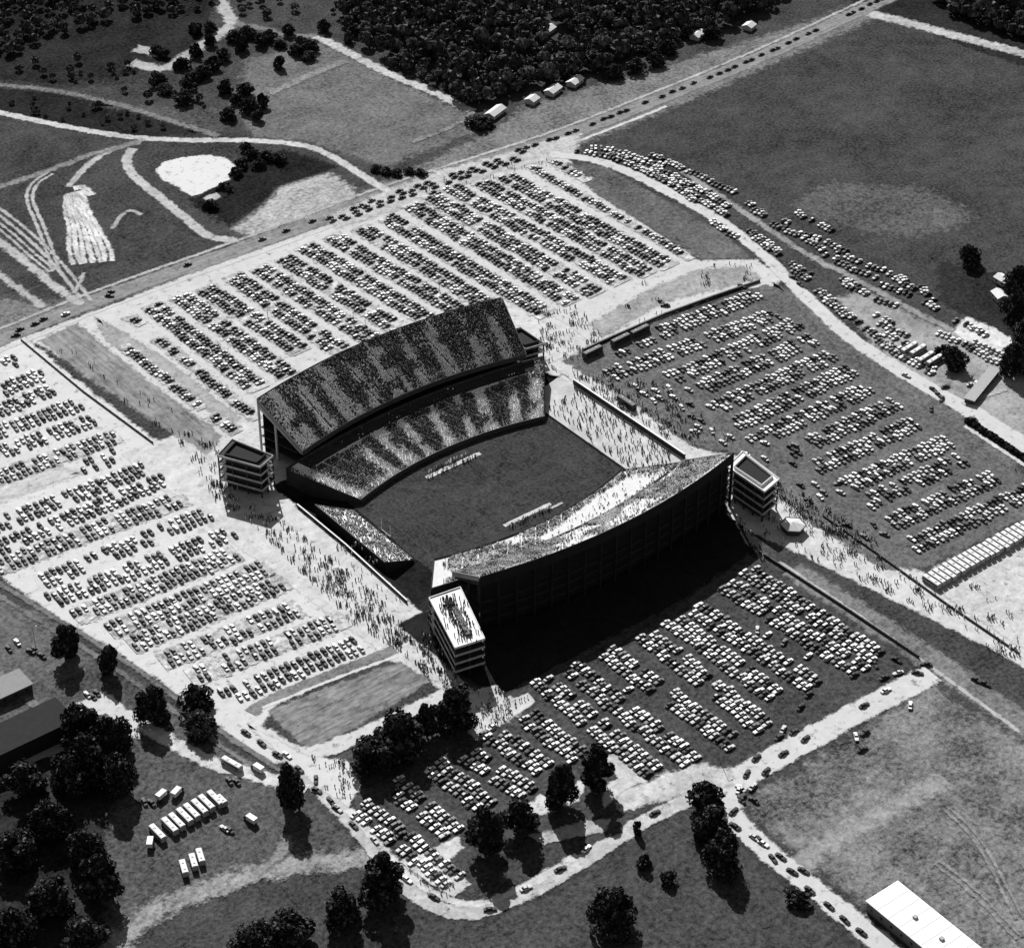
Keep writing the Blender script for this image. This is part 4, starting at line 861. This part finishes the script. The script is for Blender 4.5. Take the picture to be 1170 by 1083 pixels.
for p in [(702, 88), (726, 82), (748, 74), (762, 60), (745, 62), (783, 42), (812, 44)]: tree(p, 'small', 9, 12, 'dark round tree at the highway side of the woods', 'trees along the highway side of the woods')
for p in [(282, 172), (288, 180), (295, 190), (305, 182), (318, 185), (278, 190), (270, 200), (255, 218), (240, 238)]: tree(p, 'bush', 5, 9, 'dark marsh bush right of the white pond', 'bushes beside the white pond')
# distant woods as one mass
def clump(seed, n=110):
    r = np.random.default_rng(seed); V = []
    for j in range(n):
        v = r.normal(size=3); v /= np.linalg.norm(v); v[2] = abs(v[2])*1.1-.25; c = np.array([0, 0, 5.5])+v*np.array([4.2, 4.2, 4.6])*r.uniform(.7, 1.08)
        nrm = v+r.normal(size=3)*.5; nrm /= np.linalg.norm(nrm); t = np.cross(nrm, r.normal(size=3)); t /= np.linalg.norm(t); b_ = np.cross(nrm, t); s = r.uniform(.5, 1.2)
        V += [c-t*s-b_*s, c+t*s-b_*s, c+t*s+b_*s, c-t*s+b_*s]
    return (np.array(V), [tuple(range(4*i, 4*i+4)) for i in range(n)], [int(r.random() < .22) for _ in range(n)])
CL = [clump(i) for i in range(4)]
def inpoly(p, poly):
    c = False; n = len(poly)
    for i in range(n):
        a, b = poly[i], poly[i-1]
        if (a[1] > p[1]) != (b[1] > p[1]) and p[0] < (b[0]-a[0])*(p[1]-a[1])/(b[1]-a[1])+a[0]: c = not c
    return c
def wood(name, px, step, label, hole=None, size=(.6, 1.5), dens=.86):
    poly = [G(*p) for p in px]; xs = [p[0] for p in poly]; ys = [p[1] for p in poly]; pl = []
    y = min(ys)
    while y < max(ys):
        x = min(xs)
        while x < max(xs):
            p = (x+random.uniform(-.4, .4)*step, y+random.uniform(-.4, .4)*step)
            if inpoly(p, poly) and random.random() < dens and not any(math.hypot(p[0]-G(*h[0])[0], p[1]-G(*h[0])[1]) < h[1] for h in (hole or [])):
                s = random.uniform(*size); pl.append((random.randrange(4), p[0], p[1], -.6, random.uniform(0, 6.28), (s, s, s*random.uniform(.7, 1.15)), (0, 1)))
            x += step
        y += step
    o = mass(name, CL, pl, [plain('wood_leaf', .045, .95, .7, .06, 0), plain('wood_leaf_light', .11, .95, .6, .06, 0)]); tag(o, label, 'woods', kind='stuff')
wood('woods', [(392, -60), (392, 30), (415, 55), (455, 82), (505, 103), (545, 122), (598, 106), (690, 82), (735, 58), (790, 42), (850, 22), (880, 8), (930, -60)], 7.0, 'dense dark woods across the top of the photograph, left of the highway', hole=[((627, 34), 9), ((628, 56), 9), ((640, 42), 7), ((684, 16), 7)])
wood('woods', [(1060, -10), (1090, 22), (1165, 48), (1230, 66), (1230, -40), (1060, -40)], 7.0, 'dark woods in the top right corner beyond the pale lane')
wood('woods', [(-60, -60), (-60, 60), (10, 66), (60, 40), (150, 28), (248, 8), (250, -60)], 9.0, 'dark scrubby woods in the top left corner', dens=.75, size=(.5, 1.0))
wood('woods', [(268, -60), (272, 16), (330, 26), (362, 30), (385, 20), (392, -60)], 10, 'thin scrub between the two pale lanes at the top', dens=.5, size=(.4, .8))
wood('scrub', [(20, 108), (120, 122), (230, 152), (150, 154), (60, 138), (5, 122)], 7, 'low dark scrub in the belt between two tracks at the left', dens=.45, size=(.25, .5))
wood('scrub', [(60, 60), (180, 80), (260, 130), (180, 118), (60, 95), (5, 90)], 8, 'patchy scrub around the bend of the pale lane at the upper left', dens=.35, size=(.3, .7))

hl = densify([G(1104, 482), G(1130, 498), G(1166, 522), G(1230, 562)], 1.6, False)
o = mass('hedge', CL, [(random.randrange(4), p[0]+random.uniform(-.6, .6), p[1]+random.uniform(-.4, .4), -.5, random.uniform(0, 6.28), (.45, .45, random.uniform(.25, .38)), (0, 0)) for p in hl], [M_leaf, M_leaf2])
tag(o, 'long dark hedge beside the white path near the right edge', 'hedge')
# ------------------------------------------------------------------ people
def person_mesh(pose):
    """one skinned body with head, arms and legs, 1.75 m tall"""
    P = {0: (.0, .10, -.10, .08, -.05), 1: (.0, .34, -.34, .30, -.28), 2: (.04, .05, -.04, .45, .05)}[pose]
    lean, l1, l2, a1, a2 = P
    v = [(0, 0, .95), (lean*.5, 0, 1.18), (lean, 0, 1.40), (lean, 0, 1.52), (lean+.02, 0, 1.64),
         (0, .09, .90), (l1*.5, .10, .50), (l1*.8, .10, .06), (l1*.8+.14, .11, .04), (0, -.09, .90), (l2*.5+.05, -.10, .50), (l2*.9, -.10, .06), (l2*.9+.14, -.11, .04),
         (lean, .19, 1.40), (a1*.4, .25, 1.14), (a1, .24, .92), (lean, -.19, 1.40), (a2*.4, -.25, 1.14), (a2, -.24, .92)]
    e = [(0, 1), (1, 2), (2, 3), (3, 4), (0, 5), (5, 6), (6, 7), (7, 8), (0, 9), (9, 10), (10, 11), (11, 12), (2, 13), (13, 14), (14, 15), (2, 16), (16, 17), (17, 18)]
    rad = [.16, .15, .15, .06, .105, .10, .075, .05, .045, .10, .075, .05, .045, .075, .05, .035, .075, .05, .035]
    me = bpy.data.meshes.new('person_skin'); me.from_pydata(v, e, []); o = bpy.data.objects.new('tmp', me); C.objects.link(o)
    md = o.modifiers.new('s', 'SKIN'); 
    if not me.skin_vertices: bpy.context.view_layer.objects.active = o; bpy.ops.mesh.customdata_skin_add()
    for i, r in enumerate(rad): me.skin_vertices[0].data[i].radius = (r*1.05, r*1.05)
    me.skin_vertices[0].data[0].use_root = True
    bpy.context.view_layer.update(); dg = bpy.context.evaluated_depsgraph_get(); out = bpy.data.meshes.new_from_object(o.evaluated_get(dg))
    bpy.data.objects.remove(o); return out
PM = [person_mesh(i) for i in range(3)]
M_pl = [plain('clothes_dark', .03, .9, .2, 3), plain('clothes_grey', .16, .9, .2, 3), plain('clothes_white', .7, .9, .1, 3)]
PMM = {}
for i in range(3):
    for j in range(3): me = PM[i].copy(); me.materials.clear(); me.materials.append(M_pl[j]); PMM[i, j] = me
ppl = []
def people(px, n, area, mix=(.5, .28, .22), world=False):
    poly = px if world else [G(*p) for p in px]; xs = [p[0] for p in poly]; ys = [p[1] for p in poly]; k = 0
    while k < n:
        cx_, cy_ = random.uniform(min(xs), max(xs)), random.uniform(min(ys), max(ys))
        for q in range(random.choice([1, 2, 3, 4, 9])):
            p = (cx_+random.gauss(0, 1.2), cy_+random.gauss(0, 1.2))
            if inpoly(p, poly): ppl.append((p[0], p[1], random.uniform(0, 6.28), random.randrange(3), random.choices([0, 1, 2], weights=mix)[0], area)); k += 1
people([(235, 535), (262, 565), (330, 600), (385, 640), (440, 690), (500, 760), (530, 800), (505, 790), (455, 742), (400, 712), (340, 650), (290, 600), (245, 570)], 900, 'on the crowded walk left of the stadium')
people([(205, 505), (245, 500), (300, 590), (250, 580)], 160, 'on the pale ground by the far left ramp tower')
people([(488, 700), (530, 790), (520, 800), (478, 740)], 150, 'at the foot of the ramp tower')
people([(400, 600), (465, 690), (430, 680), (370, 610)], 60, 'on the walk behind the left bleachers')
people([(540, 790), (570, 786), (585, 802), (605, 796), (560, 838), (545, 830)], 140, 'on the white forecourt at the bottom')
people([(352, 862), (400, 872), (412, 900), (395, 918), (370, 900)], 70, 'on the pale ground left of the tree clump')
people([(440, 985), (530, 1015), (520, 1030), (490, 1020)], 12, 'by the lower end of the first parking row')
people([(615, 355), (660, 350), (690, 385), (640, 430), (615, 410)], 260, 'on the pale ground above the white bank')
people([(650, 420), (700, 440), (760, 480), (800, 512), (760, 500), (700, 462), (665, 445)], 300, 'on the path above the white bank')
people([(670, 425), (760, 440), (850, 515), (800, 512), (730, 465)], 260, 'among the first right parking rows', (.5, .2, .3))
people([(640, 440), (655, 442), (778, 524), (715, 532), (636, 478)], 1, 'on the white bank')
people([(870, 560), (900, 560), (1000, 630), (1165, 742), (1165, 762), (1060, 700), (960, 652), (870, 615)], 440, 'on the broad white path at the right')
people([(860, 540), (930, 570), (1010, 625), (980, 625), (900, 585)], 330, 'on the trampled grass by the white path')
people([(845, 590), (880, 640), (870, 645), (845, 605)], 50, 'beside the right end of the near grandstand')
people([(250, 500), (215, 480), (90, 400), (60, 395), (180, 490), (230, 530)], 60, 'on the grass strip')
people([(640, 175), (500, 205), (470, 225), (640, 185)], 40, 'beside the highway')
people([(690, 340), (790, 300), (870, 300), (880, 320), (700, 385)], 70, 'on the pale ground behind the far rows')
people([(1075, 650), (1165, 690), (1165, 735), (1080, 690)], 50, 'in the bus yard at the right edge')
ppl = [p for p in ppl if inframe(p)]
ppl.sort(key=dist); nr = ppl[:300]; rs = ppl[300:]
CN = ['dark', 'grey', 'white']; PN = ['standing', 'striding', 'gesturing']
for (x, y, r, po, cl, ar) in nr:
    o = bpy.data.objects.new('person', PMM[po, cl]); C.objects.link(o); o.location = (x, y, .2); o.rotation_euler = (0, 0, r)
    tag(o, 'person in %s clothes %s %s' % (CN[cl], PN[po], ar), 'person', 'people %s' % ar)
pt = MB()
pt.hexa([(-.16, -.14, 0), (.2, -.14, 0), (.2, .14, 0), (-.16, .14, 0)], [(-.15, -.18, .9), (.15, -.18, .9), (.15, .18, .9), (-.15, .18, .9)])
pt.hexa([(-.15, -.2, .9), (.15, -.2, .9), (.15, .2, .9), (-.15, .2, .9)], [(-.13, -.26, 1.42), (.13, -.26, 1.42), (.13, .26, 1.42), (-.13, .26, 1.42)])
pt.hexa([(-.1, -.09, 1.45), (.1, -.09, 1.45), (.1, .09, 1.45), (-.1, .09, 1.45)], [(-.1, -.09, 1.75), (.1, -.09, 1.75), (.1, .09, 1.75), (-.1, .09, 1.75)])
ptt = (np.array(pt.v, float), pt.f, pt.m)
o = mass('walking_crowd', [ptt], [(0, p[0], p[1], .2, p[2], .95, (p[4],)) for p in rs], M_pl); tag(o, 'hundreds of people walking on the pale paths around the stadium', 'crowd', kind='stuff')
# people on the north bank, the sidelines and the tower deck
extra = []
for _ in range(260):
    x = random.uniform(64, 84); y = random.uniform(-42, 38); extra.append((0, x, y, bowl_h(x, y), 0, 1.0, (random.choice([0, 0, 1]),)))
for _ in range(110):
    s = random.choice([(-18, 14, 29, 31), (-20, 14, 25.5, 26.5), (-14, 14, -31, -29)]); extra.append((0, random.uniform(s[0], s[1]), random.uniform(s[2], s[3]), -5.93, 0, 1.0, (random.choice([0, 1, 2, 2]),)))
for _ in range(220):
    t = random.random(); extra.append((0, -86-9*t+random.gauss(0, 3.0), -78-28*t+random.gauss(0, 1.5), 18.05, 0, 1.0, (random.choice([0, 0, 1]),)))
o = mass('scattered_onlookers', [ptt], extra, M_pl); tag(o, 'people standing on the white bank, the sidelines and the tower deck', 'crowd', kind='stuff')

# seated spectators
st_ = MB()
st_.hexa([(-.22, -.22, 0), (.22, -.22, 0), (.22, .22, 0), (-.22, .22, 0)], [(-.12, -.22, .75), (.12, -.22, .75), (.12, .22, .75), (-.12, .22, .75)])
st_.hexa([(-.1, -.1, .75), (.12, -.1, .75), (.12, .1, .75), (-.1, .1, .75)], [(-.1, -.1, 1.02), (.12, -.1, 1.02), (.12, .1, 1.02), (-.1, .1, 1.02)], 1)
stt = (np.array(st_.v, float), st_.f, st_.m)
def smooth_noise(seed, nx, ny):
    r = np.random.default_rng(seed); a = r.random((ny+2, nx+2))
    def f(x, y):
        x = min(max(x, 0), .9999)*nx; y = min(max(y, 0), .9999)*ny; i, j = int(x), int(y); u, v = x-i, y-j; u = u*u*(3-2*u); v = v*v*(3-2*v)
        return (a[j, i]*(1-u)+a[j, i+1]*u)*(1-v)+(a[j+1, i]*(1-u)+a[j+1, i+1]*u)*v
    return f
M_sp = [plain('coat_black', .012, .95, .2, 3), plain('coat_dark', .05, .9, .2, 3), plain('shirt_grey', .3, .9, .2, 3), plain('shirt_white', .88, .9, .05, 3)]
def crowd(fn, sy, rows, tones, name, label, seed, dens, skip=0, pitch=.62):
    N1 = smooth_noise(seed, 26, 5); N2 = smooth_noise(seed+1, 9, 3); pl = []
    for r in range(rows):
        t = (r+.5)/rows; L = abs(fn(1, t)[0])*2.08; n = int(L/pitch)
        for i in range(n):
            u = -1+2*(i+.5)/n; p = fn(u, (r+.42)/rows); z = fn(u, r/rows)[2]
            sec = ((u+1)/2*L+2) % 8.2
            if sec < .9 and random.random() < .85: continue         # aisles
            if random.random() > dens(u, t, N2): continue
            w_ = tones(u, t, N1, N2); q = random.random(); c_ = 3 if q < w_ else (2 if q < w_+.08 else (1 if q < w_+.3 else 0))
            if c_ == 3 and random.random() < skip: continue
            x = p[0]+random.uniform(-.1, .1)
            pl.append((0, x, p[1]*sy, z+.35, -math.pi/2 if sy > 0 else math.pi/2, 1.0, (c_, random.choice([2, 1, 2, 1]))))
    o = mass(name, [stt], pl, M_sp); tag(o, label, 'crowd', kind='stuff')
ss = lambda a, b, x: min(1, max(0, (x-a)/(b-a)))**2*(3-2*min(1, max(0, (x-a)/(b-a))))
def wedge(u, t, nsec, ph, N1):                                     # pale wedges, broad at the foot of each block of seats
    s = ((u+1)/2*nsec+ph+(N1((u+1)/2, .5)-.5)*.5) % 1.0; c = abs(s-.5)*2; return ss(.75, .2, c+t*.75) if False else (1-ss(.35-.25*t, .75-.3*t, c))
crowd(lower, 1, 34, lambda u, t, N1, N2: .04+.95*wedge(u, t, 9.5, .3, N1)*ss(.15, .5, N1((u+1)/2, t*.8)+.25-.35*t)+(.4 if t < .13 else 0)+.3*ss(.82, .95, abs(u)), 'seated_crowd', 'packed crowd on the lower tier of the far grandstand, pale in the sun', 11, lambda u, t, N: .97 if t < .73+.14*N((u+1)/2, .5) or abs(u) > .93 else .05, skip=.5)  # back rows left nearly empty to keep the painted shadow band dark
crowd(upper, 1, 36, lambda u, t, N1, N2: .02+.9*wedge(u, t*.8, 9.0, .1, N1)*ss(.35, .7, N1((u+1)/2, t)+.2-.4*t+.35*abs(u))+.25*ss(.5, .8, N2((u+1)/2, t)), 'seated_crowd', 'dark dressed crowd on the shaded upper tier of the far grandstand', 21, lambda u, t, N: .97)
crowd(lower, -1, 34, lambda u, t, N1, N2: .1+.75*N1((u+1)/2, t), 'seated_crowd', 'crowd on the lower tier of the near grandstand', 31, lambda u, t, N: .05+.8*ss(.42, .62, N((u+1)/2, t)+.12*N((1-u)/2, t)) if t > .03 and u > -.93 else 0)
crowd(upper, -1, 36, lambda u, t, N1, N2: .1+.95*N1((u+1)/2, t), 'seated_crowd', 'bright crowd with bare rows on the upper tier of the near grandstand', 41, lambda u, t, N: (.12+.85*ss(.3, .5, N((u+1)/2, t))) if t < .9 else .1)
pl = []
NB = smooth_noise(5, 9, 4)
for r in range(18):
    for i in range(95):
        v = (i+.5)/95; p = bleach(v, r/18); 
        if random.random() < .25+.7*NB(v, r/18): pl.append((0, p[0]-.45, p[1], p[2]+.1, 0, 1.0, (random.choices([0, 1, 2, 3], weights=[.28, .2, .12, .4])[0], 2)))
o = mass('seated_crowd', [stt], pl, M_sp); tag(o, 'crowd seated on the small bleachers at the left end', 'crowd', kind='stuff')

# ------------------------------------------------------------------ light poles
for i, (px, h, l) in enumerate([((404, 371), 9, 'thin lamp pole rising between the far rows, left of three'), ((418, 385), 11, 'thin lamp pole just above the far rim, right of the first'), ((306, 362), 9, 'thin lamp pole in the far rows left of the stadium'), ((541, 312), 9, 'thin lamp pole in the middle of the far rows'), ((502, 332), 9, 'thin lamp pole above the centre of the far rim'), ((881, 780), 9, 'lamp pole in the lower right parking ground'), ((40, 735), 9, 'pole on the grass near the left edge'), ((823, 872), 9, 'lamp pole near the corner of the white road')]):
    x, y = G(*px); e = empty('lamp_pole', (x, y, 0)); tag(e, l, 'lamp pole', 'thin lamp poles')
    b = MB(); b.bar((0, 0, 0), (0, 0, h), .16, 0, 6, .1); b.build('pole', M_metal, e); b = MB(); b.bar((0, 0, h), (1.6, 0, h+.2), .08, 0, 5); b.box(1.4, -.2, h+.05, 2.2, .2, h+.3); b.build('lamp_head', M_metal, e)
print('cars', len(cars), 'people', len(ppl), 'dups', sum(1 for v in seen.values() if v > 1))
